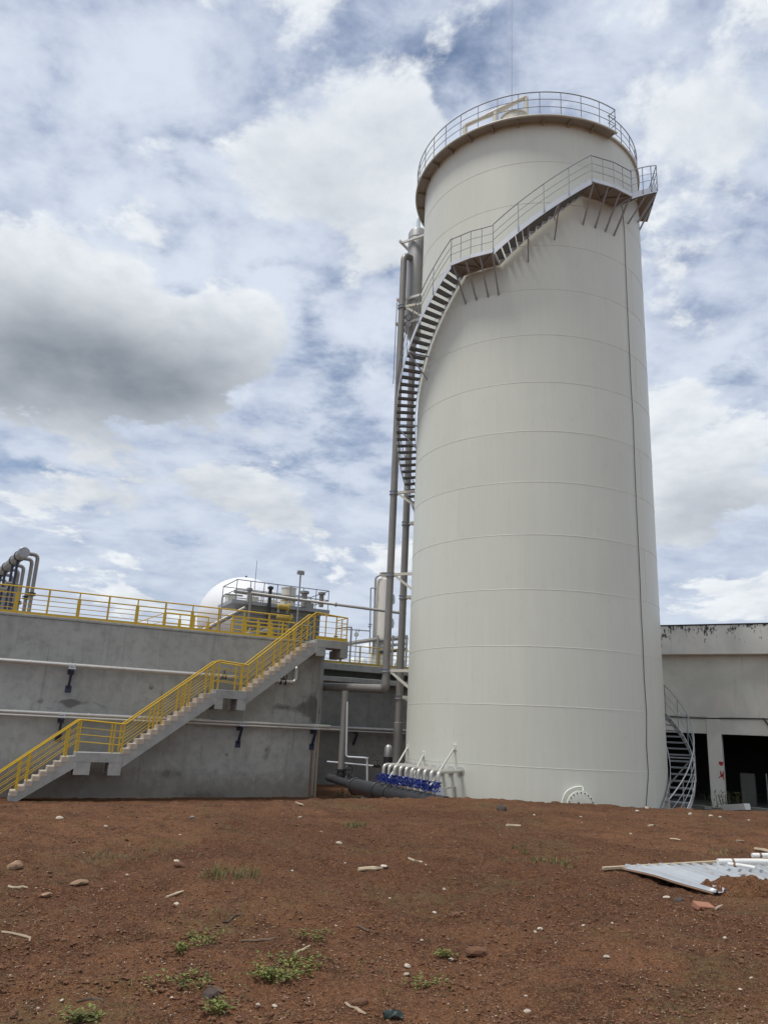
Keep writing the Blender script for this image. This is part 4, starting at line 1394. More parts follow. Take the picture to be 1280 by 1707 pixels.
# separator vessel near the top
zt_v = z_on(692, 384, vs_c); zb_v = z_on(690, 548, vs_c)
sv = thing('separator_vessel', 'upright grey separator vessel hung high on the side of the tank', 'vessel', Vector((vs_c.x, vs_c.y, zb_v)))
rv = 0.50
MB().lathe([(0.10, zb_v - 1.1), (0.14, zb_v - 0.9), (rv * 0.8, zb_v - 0.25), (rv, zb_v), (rv, zt_v - 0.25), (rv * 0.85, zt_v - 0.08), (rv * 0.5, zt_v), (0.05, zt_v + 0.02)], Vector((vs_c.x, vs_c.y, 0)), Z, 32).build('shell', 'vessel_grey', sv)
MB().lathe([(rv + 0.012, 0), (rv + 0.012, 0.05)], Vector((vs_c.x, vs_c.y, zt_v - 0.62)), Z, 32).build('band', 'vessel_grey', sv)
nz = Vector((vs_c.x, vs_c.y, zt_v))
MB().tube(bend([nz - Z * 0.1, nz + Z * 0.75, cyl_pt(148, 5.0, zt_v + 1.0)], 0.3), 0.11, 10).build('outlet_pipe', 'galvanised', sv)
for py in (408, 505, 545):
    z_ = z_on(680, py, vs_c)
    d = (Vector((TC.x, TC.y, 0)) - Vector((vs_c.x, vs_c.y, 0))).normalized()
    t_ = d.cross(Z)
    f_ = Vector((vs_c.x, vs_c.y, z_)) - d * (rv + 0.12)
    mb = MB()
    for sgn in (-1, 1):
        mb.bar(f_ + t_ * (sgn * (rv + 0.08)) + d * 1.5, f_ + t_ * (sgn * (rv + 0.08)), 0.09, 0.12)
    mb.bar(f_ + t_ * (rv + 0.3), f_ - t_ * (rv + 0.3), 0.09, 0.12)
    mb.bar(f_ + t_ * (-rv - 0.08), f_ + t_ * (-rv - 0.08) + d * 1.6 - Z * 1.0, 0.08, 0.1)
    mb.build('support_frame', 'white_paint', sv, smooth=False)
for py in (540, 552):
    z_ = z_on(690, py, vs_c)
    MB().lathe([(0.10, 0), (0.10, 0.2), (0.17, 0.2), (0.17, 0.25), (0.05, 0.27)], Vector((vs_c.x, vs_c.y, z_)) - d * 0 + Vector((-.3, -rv * .86, 0)), Vector((-0.3, -1, 0)), 12).build('nozzle', 'vessel_grey', sv)
# conduit beside the pipe
MB().tube([Vector((pa.x - 0.26, pa.y - 0.05, z_on(655, 640, pa))), Vector((pa.x - 0.26, pa.y - 0.05, z_on(668, 505, pa)))], 0.025, 6).build('conduit', 'rail_grey', pav)

# ------------------------------------------------------------------ riser pipe, header and small piping at the foot
r1 = Vector((-1.55, 34.5, 0))
rr_x = (573 - 573)
rq = at_dist(572, 1225, 35.5)
rp1 = thing('riser_pipe', 'grey riser pipe with black valve left of the pipe manifold', 'pipe', Vector((rq.x, rq.y, 0.8)))
zt3 = z_on(578, 1152, rq)
MB().tube([Vector((rq.x, rq.y, 0.6)), Vector((rq.x, rq.y, zt3))], 0.15, 14).build('pipe', 'pipe_brown', rp1)
zv = z_on(570, 1292, rq)
vb = MB().lathe([(0.26, -0.24), (0.26, -0.18), (0.15, -0.16), (0.2, 0), (0.15, 0.16), (0.26, 0.18), (0.26, 0.24)], Vector((rq.x, rq.y, zv)), Z, 16).build('valve_body', 'black_paint', rp1)
for (dx_, dz_) in ((0.34, 0.22), (0.36, -0.22)):
    c_ = Vector((rq.x + dx_, rq.y - 0.1, zv + dz_))
    MB().tube([c_ + (Vector((0.75, 0.66, 0)) * math.cos(t) + Z * math.sin(t)) * 0.2 for t in [2 * math.pi * i / 18 for i in range(18)]], 0.022, 6, closed=True).bar(c_ - Vector((.15, .13, 0)), c_ + Vector((.15, .13, 0)), 0.025).bar(c_ - Z * .2, c_ + Z * .2, 0.025).bar(c_, Vector((rq.x, rq.y, zv + dz_)), 0.04).build('hand_wheel', 'black_paint', vb)
# horizontal elbowed small pipe
sp = [at_dist(x, y, 35.2) for x, y in ((579, 1170), (577, 1262), (612, 1264), (612, 1310))]
sm = thing('small_steel_pipe', 'thin bright steel pipe bending down beside the riser pipe', 'pipe', Vector((sp[0].x, sp[0].y, 1)))
MB().tube(bend(sp, 0.12), 0.04, 8).build('pipe', 'galvanised', sm)
MB().lathe([(0.07, -0.03), (0.07, 0.03)], sp[2], Z, 10).build('coupling', 'galvanised', sm)
sp = [at_dist(x, y, 36.0) for x, y in ((545, 1270), (620, 1277), (634, 1277))]
sm2 = thing('sample_pipe', 'level thin pipe with black hand wheel behind the manifold', 'pipe', sp[0] - Z * 0.1)
MB().tube(sp, 0.035, 8).build('pipe', 'galvanised', sm2)
c_ = at_dist(629, 1268, 35.9)
MB().tube([c_ + (Vector((1, 0, 0)) * math.cos(t) + Vector((0, .5, .86)) * math.sin(t)) * 0.17 for t in [2 * math.pi * i / 18 for i in range(18)]], 0.02, 6, closed=True).bar(c_ - Vector((.17, 0, 0)), c_ + Vector((.17, 0, 0)), 0.02).bar(c_, c_ - Z * .28, 0.03).build('hand_wheel', 'black_paint', sm2)
MB().lathe([(0.12, -0.16), (0.12, -0.12), (0.06, -0.1), (0.09, 0), (0.06, 0.1), (0.12, 0.12), (0.12, 0.16)], at_dist(628, 1277, 36.0), Vector((1, 0, 0)), 12).build('valve_body', 'black_paint', sm2)
# mushroom vent
mq = at_dist(646, 1280, 36.5)
mv = thing('mushroom_vent', 'dark vent pipe with rounded white cap behind the manifold', 'vent', Vector((mq.x, mq.y, 0)))
zc = z_on(646, 1262, mq)
MB().lathe([(0.2, 0), (0.2, zc)], Vector((mq.x, mq.y, 0)), Z, 16).build('pipe', 'dark_pipe', mv)
MB().lathe([(0.18, zc - 0.05), (0.19, zc), (0.19, zc + 0.28), (0.165, zc + 0.42), (0.10, zc + 0.50), (0.02, zc + 0.53)], Vector((mq.x, mq.y, 0)), Z, 18).build('cap', 'pipe_steel', mv)

# manifold --------------------------------------------------------------
mf = thing('valve_manifold', 'row of ten grey elbowed pipes with blue hand wheel valves at the tank foot', 'manifold', Vector((1.3, 28.7, 0)))
EA, EB = Vector((0.44, 30.8, 1.73)), Vector((2.16, 26.75, 1.73))
wheel = MB()
wheel.tube([(0.13 * math.cos(2 * math.pi * i / 18), 0, 0.13 * math.sin(2 * math.pi * i / 18)) for i in range(18)], 0.019, 6, closed=True)
for t in (0, 60, 120):
    dv_ = Vector((math.cos(R_(t)), 0, math.sin(R_(t)))) * 0.13
    wheel.bar(-dv_, dv_, 0.02, up=Vector((0, 1, 0)))
wheel.lathe([(0.035, -0.03), (0.035, 0.16), (0.02, 0.18)], (0, 0, 0), Vector((0, 1, 0)), 8)
wme = wheel.mesh('hand_wheel', 'blue_paint')
vbody = MB().lathe([(0.135, -0.15), (0.135, -0.115), (0.075, -0.10), (0.115, -0.03), (0.115, 0.03), (0.075, 0.10), (0.135, 0.115), (0.135, 0.15)], (0, 0, 0), Z, 14).mesh('valve', 'blue_paint')
rowd = (EB - EA).normalized()
outd = Vector((-rowd.y, rowd.x, 0))
if outd.dot(Vector((-1, -0.2, 0))) < 0:
    outd = -outd
HZ = 0.74
for i in range(10):
    t = i / 9
    E0 = EA.lerp(EB, t)
    ang = -172.9 + (172.9 - 130.2) * t
    F0 = cyl_pt(ang, TR, 1.73)
    p_ = MB().tube(bend([F0, E0, Vector((E0.x, E0.y, HZ))], 0.17), 0.062, 12).build('outlet_pipe', 'pipe_steel', mf)
    dn_ = (E0 - F0).normalized()
    MB().lathe([(0.15, 0.0), (0.15, 0.03), (0.1, 0.035)], F0, dn_, 16).build('flange', 'pipe_steel', p_)
    v_ = place(vbody, 'valve', mf, Matrix.Translation((E0.x, E0.y, 1.27)))
    d2 = (outd * 0.85 + rowd * (0.25 + 0.6 * random.random()) + Z * random.uniform(-.15, .25)).normalized()
    c_ = Vector((E0.x, E0.y, 1.27 + random.uniform(-.03, .03))) + d2 * 0.26
    y_ = -d2
    x_ = y_.cross(Z).normalized()
    z_ = x_.cross(y_)
    Mx = Matrix((x_, y_, z_)).transposed().to_4x4()
    Mx.translation = c_
    place(wme, 'hand_wheel', v_, Mx)
MB().tube([EB.lerp(EA, -0.14) * 1 + Z * (HZ - 1.73), EA + Z * (HZ - 1.73), EA + (EA - EB) * 0.62 + Z * (HZ - 1.73)], 0.30, 20).build('header', 'dark_pipe', mf)
hb0 = EA + (EA - EB) * 0.62 + Z * (HZ - 1.73)
MB().tube([hb0, EA + (EA - EB) * 1.35 + Z * (HZ - 1.6)], 0.17, 16).build('header_branch', 'dark_pipe', mf)
for t in (-0.15, 0.1, 0.62):
    c_ = EA + (EA - EB) * t + Z * (HZ - 1.73)
    MB().lathe([(0.33, -0.04), (0.35, 0), (0.33, 0.04)], c_, rowd, 20).build('band', 'dark_pipe', mf)
for t in (-0.9, -0.3, 0.4):
    c_ = EA + (EA - EB) * t
    MB().bar(Vector((c_.x, c_.y, -0.2)), Vector((c_.x, c_.y, HZ - 0.25)), 0.25, 0.25).build('pier', 'concrete', mf, smooth=False)
for (x, y, t) in ((758, 1246, 0.93), (706, 1258, 0.58), (680, 1245, 0.18)):
    s_ = on_shell(x, y, TR)
    b_ = EA.lerp(EB, t) + Z * -0.45 + outd * 0.12
    MB().bar(s_, b_, 0.05, 0.05).build('stay', 'pipe_steel', mf, smooth=False)
    MB().obox(s_, Vector((0.06, 0, 0)), Vector((0, 0.06, 0)), Z * 0.09).build('stay_plate', 'weld_paint', mf, smooth=False)
s_ = cyl_pt(-133, TR, 1.2); e_ = EB + Vector((0, 0, -0.55))
MB().bar(s_, e_, 0.05, 0.05).bar(s_ + Z * .03, s_ - Z * 1.2 + (e_ - s_) * .08, 0.05, 0.05).build('stay', 'pipe_steel', mf, smooth=False)
gl = MB().lathe([(0.16, -0.12), (0.16, -0.08), (0.09, -0.06), (0.13, 0), (0.09, 0.06), (0.16, 0.08), (0.16, 0.12)], EB + Vector((0.02, 0, -0.62)), rowd, 14).build('end_valve', 'galvanised', mf)

# ------------------------------------------------------------------ hall on the right
HA = Vector((13.61, 37.61, 0)); HU = Vector((0.872, -0.49, 0)).normalized(); HN = Vector((-0.49, -0.872, 0)).normalized()


def Hc(s, o, z):
    return HA + HU * s + HN * o + Z * z


def hl(px, py, o=0.0):
    A = HA + HN * o
    p = at_plane(px, py, (A.x, A.y), (HU.x, HU.y))
    return (p - A).dot(HU), p.z


hall = thing('old_hall', 'weathered cream hall with dark open bays right of the tank', 'building', Hc(5, -6, 0))
zP = hl(1190, 1042)[1]; zPb = hl(1190, 1091)[1]; zL = hl(1240, 1226, -0.45)[1]; zB = hl(1250, 1197, -0.45)[1]
sA, sB = -7.0, 16.0
WO = -0.45
MB().prism([(sA, zPb), (sB, zPb), (sB, zP), (sA, zP)], Hc(0, 0, 0), HU, Z, -HN * 0.35).build('parapet', 'plaster_parapet', hall, bevel=0.03)
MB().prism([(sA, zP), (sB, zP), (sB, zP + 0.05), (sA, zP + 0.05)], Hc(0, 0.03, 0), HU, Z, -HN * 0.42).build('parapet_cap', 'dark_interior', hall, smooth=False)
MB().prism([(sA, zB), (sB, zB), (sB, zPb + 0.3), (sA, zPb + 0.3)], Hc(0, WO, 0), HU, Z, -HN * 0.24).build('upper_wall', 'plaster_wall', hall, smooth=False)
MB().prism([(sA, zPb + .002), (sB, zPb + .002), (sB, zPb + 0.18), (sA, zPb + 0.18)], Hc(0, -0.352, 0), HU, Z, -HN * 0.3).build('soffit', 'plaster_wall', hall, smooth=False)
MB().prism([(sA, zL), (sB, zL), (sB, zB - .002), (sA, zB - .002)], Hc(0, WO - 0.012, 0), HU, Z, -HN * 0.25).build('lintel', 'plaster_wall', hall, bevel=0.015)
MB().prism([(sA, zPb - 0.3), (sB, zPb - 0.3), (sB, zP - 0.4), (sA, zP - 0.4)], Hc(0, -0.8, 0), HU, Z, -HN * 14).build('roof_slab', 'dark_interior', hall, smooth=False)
c0 = hl(1183, 1300, WO)[0]; c1 = hl(1207, 1300, WO)[0]
for i, off in enumerate((-6.6, -3.3, 0.0, 3.4 + 0.4, 7.6, 11.4)):
    MB().prism([(c0 + off, -0.3), (c1 + off, -0.3), (c1 + off, zB + (0.02 if False else -0.003)), (c0 + off, zB - 0.003)], Hc(0, WO + 0.03, 0), HU, Z, -HN * 0.62).build('pier', 'plaster_wall', hall, bevel=0.02)
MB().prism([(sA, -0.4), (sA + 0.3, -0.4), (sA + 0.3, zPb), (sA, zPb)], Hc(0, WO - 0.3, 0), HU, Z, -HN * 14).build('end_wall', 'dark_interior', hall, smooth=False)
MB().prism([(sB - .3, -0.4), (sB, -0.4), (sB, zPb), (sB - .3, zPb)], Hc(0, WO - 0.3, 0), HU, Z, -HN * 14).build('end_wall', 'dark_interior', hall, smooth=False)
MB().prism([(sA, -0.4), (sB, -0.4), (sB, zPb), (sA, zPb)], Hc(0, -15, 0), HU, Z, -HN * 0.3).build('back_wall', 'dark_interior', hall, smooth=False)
MB().prism([(sA, -0.4), (sB, -0.4), (sB, 0.33), (sA, 0.33)], Hc(0, WO - 0.7, 0), HU, Z, -HN * 14).build('floor_slab', 'concrete_dark', hall, smooth=False)
# drip cable along the beam
cab = [Hc(s_, WO + 0.03, hl(1160 if s_ < 4 else 1280, 1196 if s_ < 4 else 1200, WO)[1] - 0.03 * math.sin(s_)) for s_ in (-4, -2, 0, 1, 2, 3, 4, 5, 6, 8)]
MB().tube(cab, 0.028, 6).build('facade_cable', 'black_rubber', origin=tuple(cab[0]), label='thin black cable strung along the hall facade above the bays', category='cable')
q0_ = Hc(hl(1272, 1197, WO)[0], WO + 0.03, hl(1272, 1197, WO)[1])
MB().tube([q0_, q0_ + HU * 0.2 - Z * 0.32, q0_ + HU * 0.5 - Z * 0.9], 0.03, 6).build('drooping_cable', 'black_rubber', origin=tuple(q0_), label='short black cable drooping from the facade cable over the right bay', category='cable')
# red painted marks on the pier
def paint_mark(name, label, pts):
    mb = MB()
    poly = []
    for (x, y) in pts:
        s, z = hl(x, y, WO + 0.03)
        poly.append((s, z))
    mb.prism(poly, Hc(0, WO + 0.033, 0), HU, Z, HN * 0.004)
    return mb


rg = thing('red_marking', 'red hand painted characters on the hall pier', 'graffiti', Hc(c0 + .3, WO + .03, 1.0))
zx = lambda l: [(1080 + x / 6.4, 1180 + y / 6.4) for x, y in l]
m1 = paint_mark('s', '', zx([(755, 575), (800, 578), (802, 600), (790, 622), (775, 618), (757, 604)]))
m1.build('stroke', 'red_graffiti', rg, smooth=False)
for pl_ in ([(765, 700), (775, 690), (790, 715), (812, 685), (808, 720), (790, 728), (775, 720)], [(752, 748), (785, 715), (800, 712), (812, 722), (795, 742), (775, 740), (758, 756)],
            [(768, 672), (778, 674), (786, 730), (776, 732)], [(795, 676), (803, 674), (806, 735), (818, 778), (804, 768), (794, 735)]):
    paint_mark('s', '', zx(pl_)).build('stroke', 'red_graffiti', rg, smooth=False)
# things inside and before the hall
s_, z_ = hl(1233, 1289, -3.0); s2_, _ = hl(1257, 1289, -3.0)
cabn = thing('grey_cabinet', 'pale grey cabinet standing in the dark bay of the hall', 'cabinet', Hc(s_, -3, 0.33))
MB().prism([(s_, 0.335), (s2_, 0.335), (s2_, z_), (s_, z_)], Hc(0, -3, 0), HU, Z, -HN * 0.6).build('body', 'interior_panel', cabn, bevel=0.02)
MB().prism([(s_ + 0.05, 0.45), (s2_ - 0.05, 0.45), (s2_ - 0.05, z_ - 0.06), (s_ + 0.05, z_ - 0.06)], Hc(0, -2.985, 0), HU, Z, -HN * 0.012).build('door', 'interior_panel', cabn, smooth=False)
s_, z_ = hl(1277, 1290, -2.0)
MB().tube([Hc(s_, -2, 0.33), Hc(s_, -2, z_)], 0.03, 8).build('steel_post', 'galv_dull', origin=tuple(Hc(s_, -2, .33)), label='thin grey steel post in the dark bay beside the cabinet', category='post')
b0 = at_dist(1206, 1347, 37.0); b1 = at_dist(1246, 1344.5, 36.2)
MB().bar(b0 - Z * .02, b1 - Z * .02, 0.32, 0.24).build('concrete_beam', 'white_paint', origin=tuple(b0), bevel=0.015, label='pale straight beam lying on the ground before the hall', category='beam')
for i, (x0, y0, x1, y1) in enumerate(((1176, 1346, 1205, 1348), (1250, 1346, 1285, 1350), (1160, 1343, 1180, 1345))):
    b0 = at_dist(x0, y0, 37.3 - .2 * i); b1 = at_dist(x1, y1, 36.8 - .3 * i)
    MB().bar(b0 - Z * .05, b1 - Z * .05, 0.3, 0.12).build('timber_plank', 'equipment_grey', origin=tuple(b0), smooth=False, label=('dark plank lying at the foot of the painted pier', 'dark plank lying past the pale beam toward the right bay', 'dark plank lying next to the spiral stair foot')[i], category='plank')

# ------------------------------------------------------------------ litter on the dirt
def rock_mesh(seed, name, mat, flat=0.6, sub=2):
    """irregular stone of about unit width"""
    import bmesh
    r_ = random.Random(seed)
    bm = bmesh.new()
    bmesh.ops.create_icosphere(bm, subdivisions=sub, radius=0.5)
    ph = [(Vector((r_.uniform(-1, 1), r_.uniform(-1, 1), r_.uniform(-1, 1))).normalized(), r_.uniform(0.30, 0.46)) for _ in range(9)]
    for v in bm.verts:
        for n_, d in ph:                       # chip flat facets off
            e = v.co.dot(n_) - d
            if e > 0:
                v.co -= n_ * e * 0.85
        v.co *= 1 + 0.10 * r_.uniform(-1, 1)
        v.co.z *= flat
    me = bpy.data.meshes.new(name)
    bm.to_mesh(me); bm.free()
    me.materials.append(MATS[mat])
    return me


def px_size(p, w):
    """metres spanned by w pixels at p"""
    return w * (p - Vector((0, 0, EYE))).length / FPX


def put(me, name, px, py, w, label, cat, group=None, sx=1.0, sy=1.0, sz=1.0, rot=None, sink=0.25, flat=0.6):
    p = on_ground(px, py)
    s = px_size(p, w)
    o = bpy.data.objects.new(name, me)
    COL.objects.link(o)
    o.location = p + Z * (s * sz * flat * (0.5 - sink))
    o.rotation_euler = (random.uniform(-.15, .15), random.uniform(-.15, .15), random.uniform(0, 6.28) if rot is None else rot)
    o.scale = (s * sx, s * sy, s * sz)
    o['label'] = label; o['category'] = cat
    if group:
        o['group'] = group
    return o


pale = [rock_mesh(100 + i, 'pale_stone', 'pale_stone') for i in range(5)]
tan_ = [rock_mesh(200 + i, 'tan_stone', 'tan_stone') for i in range(3)]
clod = [rock_mesh(300 + i, 'soil_clod', 'soil_clod', 0.7) for i in range(4)]
darkr = rock_mesh(400, 'dark_stone', 'dark_stone', 0.8)
put(tan_[0], 'tan_rock', 24, 1449, 22, 'large tan rock half buried in dirt, uphill of a pale stick', 'rock', sy=0.7, sz=1.1, rot=0.2)
put(tan_[1], 'flat_rock', 132, 1475, 28, 'flat tan rock slab with pale top lying on the dirt', 'rock', sy=0.6, sz=0.55, rot=0.1)
put(tan_[2], 'tan_rock', 76, 1497, 18, 'dull brown rock below the flat tan slab', 'rock', sy=0.6, sz=0.6, rot=0.6)
put(darkr, 'dark_stone', 350, 1664, 22, 'rounded dark brown stone beside the low weeds', 'stone', sz=1.0, rot=0.3)
put(clod[0], 'soil_lump', 797, 1592, 42, 'largest brown clod of soil on the open dirt', 'clod', sy=0.6, sz=0.55, rot=0.1, sink=0.3)
put(clod[1], 'soil_lump', 598, 1677, 28, 'brown clod of soil beside the rounded dark stone', 'clod', sy=0.6, sz=0.7, rot=0.3)
put(clod[2], 'soil_lump', 300, 1447, 20, 'brown clod of soil right below the white pebble', 'clod', sy=0.7, sz=0.8, rot=0.3)
put(clod[3], 'soil_lump', 760, 1528, 22, 'crumbled pinkish clod of soil on the open dirt', 'clod', sy=0.6, sz=0.6, rot=0.9)
put(darkr, 'black_lump', 836, 1352, 15, 'black lump of rubbish on the rim of the dirt before the tank', 'rubbish', sz=1.2, rot=0.9)
peb = [(294, 1437, 12), (300, 1393, 7), (320, 1365, 12), (176, 1379, 9), (99, 1366, 15), (565, 1408, 13), (500, 1364, 9), (640, 1449, 16), (740, 1484, 11), (1011, 1597, 15), (677, 1626, 13),
       (679, 1613, 14), (752, 1602, 12), (703, 1567, 9), (640, 1449, 12), (972, 1544, 9), (1252, 1632, 9), (1234, 1651, 9), (876, 1662, 9), (879, 1688, 14), (1111, 1498, 14), (900, 1551, 12), (892, 1556, 9), (1020, 1540, 8),
       (724, 1523, 11), (294, 1509, 11), (103, 1669, 9), (63, 1683, 7), (376, 1677, 9), (286, 1665, 8), (458, 1680, 12), (430, 1678, 11), (1051, 1392, 7), (1208, 1565, 8), (650, 1499, 7), (575, 1440, 6),
       (1062, 1354, 8), (1078, 1349, 10), (1150, 1359, 11), (1185, 1363, 9), (1200, 1363, 7), (1248, 1368, 8), (890, 1360, 7), (968, 1364, 7), (535, 1388, 7), (487, 1453, 6), (212, 1460, 7), (560, 1545, 6), (60, 1480, 7)]
for i, (x, y, w) in enumerate(peb):
    if y < 1372:
        lb, gr_ = (('small pale stone on the dirt rim before the spiral stair and hall', 'pale stones on the rim before the hall') if x > 1040 else
                   ('small pale stone on the far dirt rim before the basin and tank', 'pale stones on the rim before the basin and tank'))
    elif 1090 < x < 1200 and y < 1520:
        lb, gr_ = 'pale stone left of the broken orange brick piece', None
    elif 660 < x < 760 and 1595 < y < 1630:
        lb, gr_ = 'pale stone among the faint weeds beside the largest clod', 'pale stones beside the largest clod'
    else:
        lb, gr_ = 'small pale stone lying loose on the open dirt away from the rim', 'pale stones scattered over the open dirt'
    put(pale[i % 5], 'pale_stone', x, y, w * 0.78, lb, 'stone', gr_, sy=random.uniform(.6, 1), sz=random.uniform(.6, 1.1))


def stick(name, pts, r, mat, label, group=None, cat='stick', n=6, lift=0.6):
    P_ = [on_ground(x, y) for x, y in pts]
    P_ = [p + Z * (r * lift) for p in P_]
    rr = [r * (0.75 + 0.25 * random.random()) for _ in P_]
    rr[-1] *= 0.6
    o = MB().tube(P_, rr, n).build(name, mat, origin=tuple(P_[0]), label=label, category=cat)
    if group:
        o['group'] = group
    return o


def mid_pts(a, b, n=4, wob=1.5):
    return [(a[0] + (b[0] - a[0]) * i / n, a[1] + (b[1] - a[1]) * i / n + (random.uniform(-wob, wob) if 0 < i < n else 0)) for i in range(n + 1)]


stick('wood_chip', mid_pts((597, 1454), (636, 1451), 3, 0.8), 0.030, 'wood', 'split pale wood chip beside a pale stone in mid dirt')
stick('pale_stick', mid_pts((681, 1433), (711, 1444), 3, 1), 0.018, 'wood', 'short crooked pale stick right of the split wood chip')
stick('pale_stick', [(3, 1556), (20, 1558), (40, 1563), (50, 1566), (49, 1572)], 0.011, 'wood', 'long pale bent stick hooked at one end')
stick('pale_stick', mid_pts((13, 1480), (46, 1482)), 0.014, 'wood', 'straight pale stick below the half buried tan rock')
stick('twig', mid_pts((370, 1535), (412, 1524)), 0.011, 'twig', 'dark twig lying above the leafy weeds')
stick('twig', mid_pts((402, 1571), (460, 1566), 5, 2), 0.012, 'twig', 'long dark twig beside the small bright weeds')
stick('twig', mid_pts((494, 1590), (517, 1578)), 0.010, 'wood', 'light brown twig tilted above the largest weed patch')
stick('wood_chip', mid_pts((347, 1650), (373, 1659), 2), 0.018, 'twig', 'thick brown stub of wood beside the dark stone')
stick('twig', [(128, 1672), (140, 1669), (155, 1667), (170, 1669), (171, 1673)], 0.008, 'twig', 'curved thin dark twig low down on the near dirt')
stick('twig', mid_pts((575, 1675), (610, 1693)), 0.010, 'wood', 'thin pale twig near the green plastic scrap')
stick('twig', mid_pts((595, 1546), (615, 1555), 3), 0.012, 'twig', 'dark crooked twig tip among sparse weeds')
stick('pale_stick', mid_pts((1117, 1399), (1134, 1402), 2, .4), 0.018, 'wood', 'small pale lath fragment uphill of the metal sheet')
stick('pale_stick', mid_pts((1228, 1404), (1240, 1403), 2, .4), 0.022, 'wood', 'pale lath fragment beyond the far edge of the metal sheet')
stick('pale_stick', mid_pts((1081, 1379), (1096, 1378), 2, .3), 0.03, 'wood', 'pale wood scrap on the far dirt before the tank')
stick('timber_offcut', mid_pts((1257, 1418), (1290, 1424), 2, .3), 0.035, 'wood', 'brown ended timber offcut lying past the metal sheet')
stick('pale_stick', mid_pts((492, 1341), (506, 1344), 2, .3), 0.03, 'wood', 'pale chip lying on the dirt rim below the basin corner')
stick('pale_stick', mid_pts((278, 1497), (306, 1487 + 0), 3, .5), 0.012, 'wood', 'pale pinkish stick left of the dark clod')
stick('pale_stick', mid_pts((845, 1378), (868, 1379), 2, .3), 0.03, 'wood', 'pale flat scrap below the black lump of rubbish')
# brick piece
p = on_ground(1173, 1516)
bk = MB().obox((0, 0, 0), (0.105, 0.01, 0), (-0.008, 0.055, 0.012), (0, -0.01, 0.03)).build('brick_piece', 'brick_clay', origin=(0, 0, 0), bevel=0.012, label='broken orange brick piece in front of the metal sheet', category='brick')
bk.location = p + Z * 0.02; bk.rotation_euler = (0.1, 0.12, 0.25)
put(darkr, 'dark_scrap', 1131, 1503, 14, 'small black scrap left of the orange brick piece', 'rubbish', sz=0.7, rot=0.4)
stick('pale_stick', mid_pts((1193, 1517), (1204, 1511), 2, .3), 0.014, 'wood', 'pale chip right of the orange brick piece')
# green plastic scrap: a crumpled sheet
p = on_ground(655, 1698)
mb = MB(); rr_ = random.Random(5)
n = 7
vs = []
for i in range(n):
    for j in range(n):
        x, y = (i / (n - 1) - .5) * 0.11, (j / (n - 1) - .5) * 0.08
        vs.append((x + rr_.uniform(-.008, .008), y + rr_.uniform(-.008, .008), 0.005 + 0.03 * math.exp(-(x * x + y * y) * 250) + rr_.uniform(-.016, .016)))
mb.add(vs, [(i * n + j, (i + 1) * n + j, (i + 1) * n + j + 1, i * n + j + 1) for i in range(n - 1) for j in range(n - 1)])
gp = mb.build('plastic_scrap', 'green_plastic', origin=(0, 0, 0), smooth=False, label='crumpled dark green plastic scrap on the nearest dirt', category='plastic')
gp.location = p
sm_ = gp.modifiers.new('thick', 'SOLIDIFY'); sm_.thickness = 0.003

# ------------------------------------------------------------------ corrugated sheet with its battens
c_tl, c_tr = on_ground(1034, 1452), on_ground(1330, 1450)
c_bl, c_br = on_ground(1189, 1494), on_ground(1400, 1494)
zs = PLATEAU + 0.09
for c_ in (c_tl, c_tr, c_bl, c_br):
    c_.z = max(c_.z + 0.03, zs - 0.045)
c_tl.z += 0.02; c_tr.z += 0.02
sh = thing('metal_sheet', 'white corrugated roofing sheet lying half buried on the dirt', 'metal sheet', c_bl - Z * 0.05)
nu, nv = 150, 10
vs = []
for j in range(nv + 1):
    v = j / nv
    for i in range(nu + 1):
        u = i / nu
        q = c_tl.lerp(c_tr, u).lerp(c_bl.lerp(c_br, u), v)
        f = (u * 17) % 1.0
        rib = max(0.0, 1 - abs(f - 0.5) / 0.16)
        rib = min(rib * 1.8, 1.0)
        dent = 0.02 * vnoise(u * 9 + 3, v * 3, 5) + 0.015 * vnoise(u * 30, v * 2, 8)
        vs.append(q + Z * (rib * 0.036 + float(dent) - 0.015 * abs(v - .45)))
fs = [(j * (nu + 1) + i, j * (nu + 1) + i + 1, (j + 1) * (nu + 1) + i + 1, (j + 1) * (nu + 1) + i) for j in range(nv) for i in range(nu)]
so_ = MB().add(vs, fs).build('sheet', 'sheet_metal', sh)
md = so_.modifiers.new('thick', 'SOLIDIFY'); md.thickness = 0.004
MB().tube([vs[j * (nu + 1)] - Z * 0.014 for j in range(nv + 1)], 0.012, 5).build('folded_edge', 'sheet_rust', sh)
b0, b1 = on_ground(1005, 1454), on_ground(1330, 1449)
b0.z += 0.04; b1.z = c_tr.z + 0.03
bz_ = MB().bar(b0, b1 + Z * 0.04, 0.05, 0.035).build('timber_batten', 'wood', origin=tuple(b0), bevel=0.004, label='long pale timber batten poking out from under the metal sheet edge', category='batten')
for i, (x0, y0, x1, y1, r) in enumerate(((1198, 1462, 1300, 1471, 0.035), (1216, 1467, 1262, 1478, 0.022), (1255, 1449, 1310, 1453, 0.03))):
    a_ = on_ground(x0, y0); b_ = on_ground(x1, y1)
    a_.z = max(a_.z, zs) + 0.09; b_.z = max(b_.z, zs) + 0.10
    t_ = thing('plastic_tube', ('thick white plastic tube lying across the metal sheet', 'thinner white tube lying below the thick one on the sheet', 'white tube lying on the far edge of the metal sheet')[i], 'tube', a_)
    MB().tube([a_, a_.lerp(b_, 0.5) + Z * 0.005, b_], r, 12).build('tube', 'white_paint', t_)
    MB().lathe([(r + 0.004, 0), (r + 0.004, 0.03)], a_.lerp(b_, 0.22), (b_ - a_), 12).build('collar', 'sheet_rust', t_)
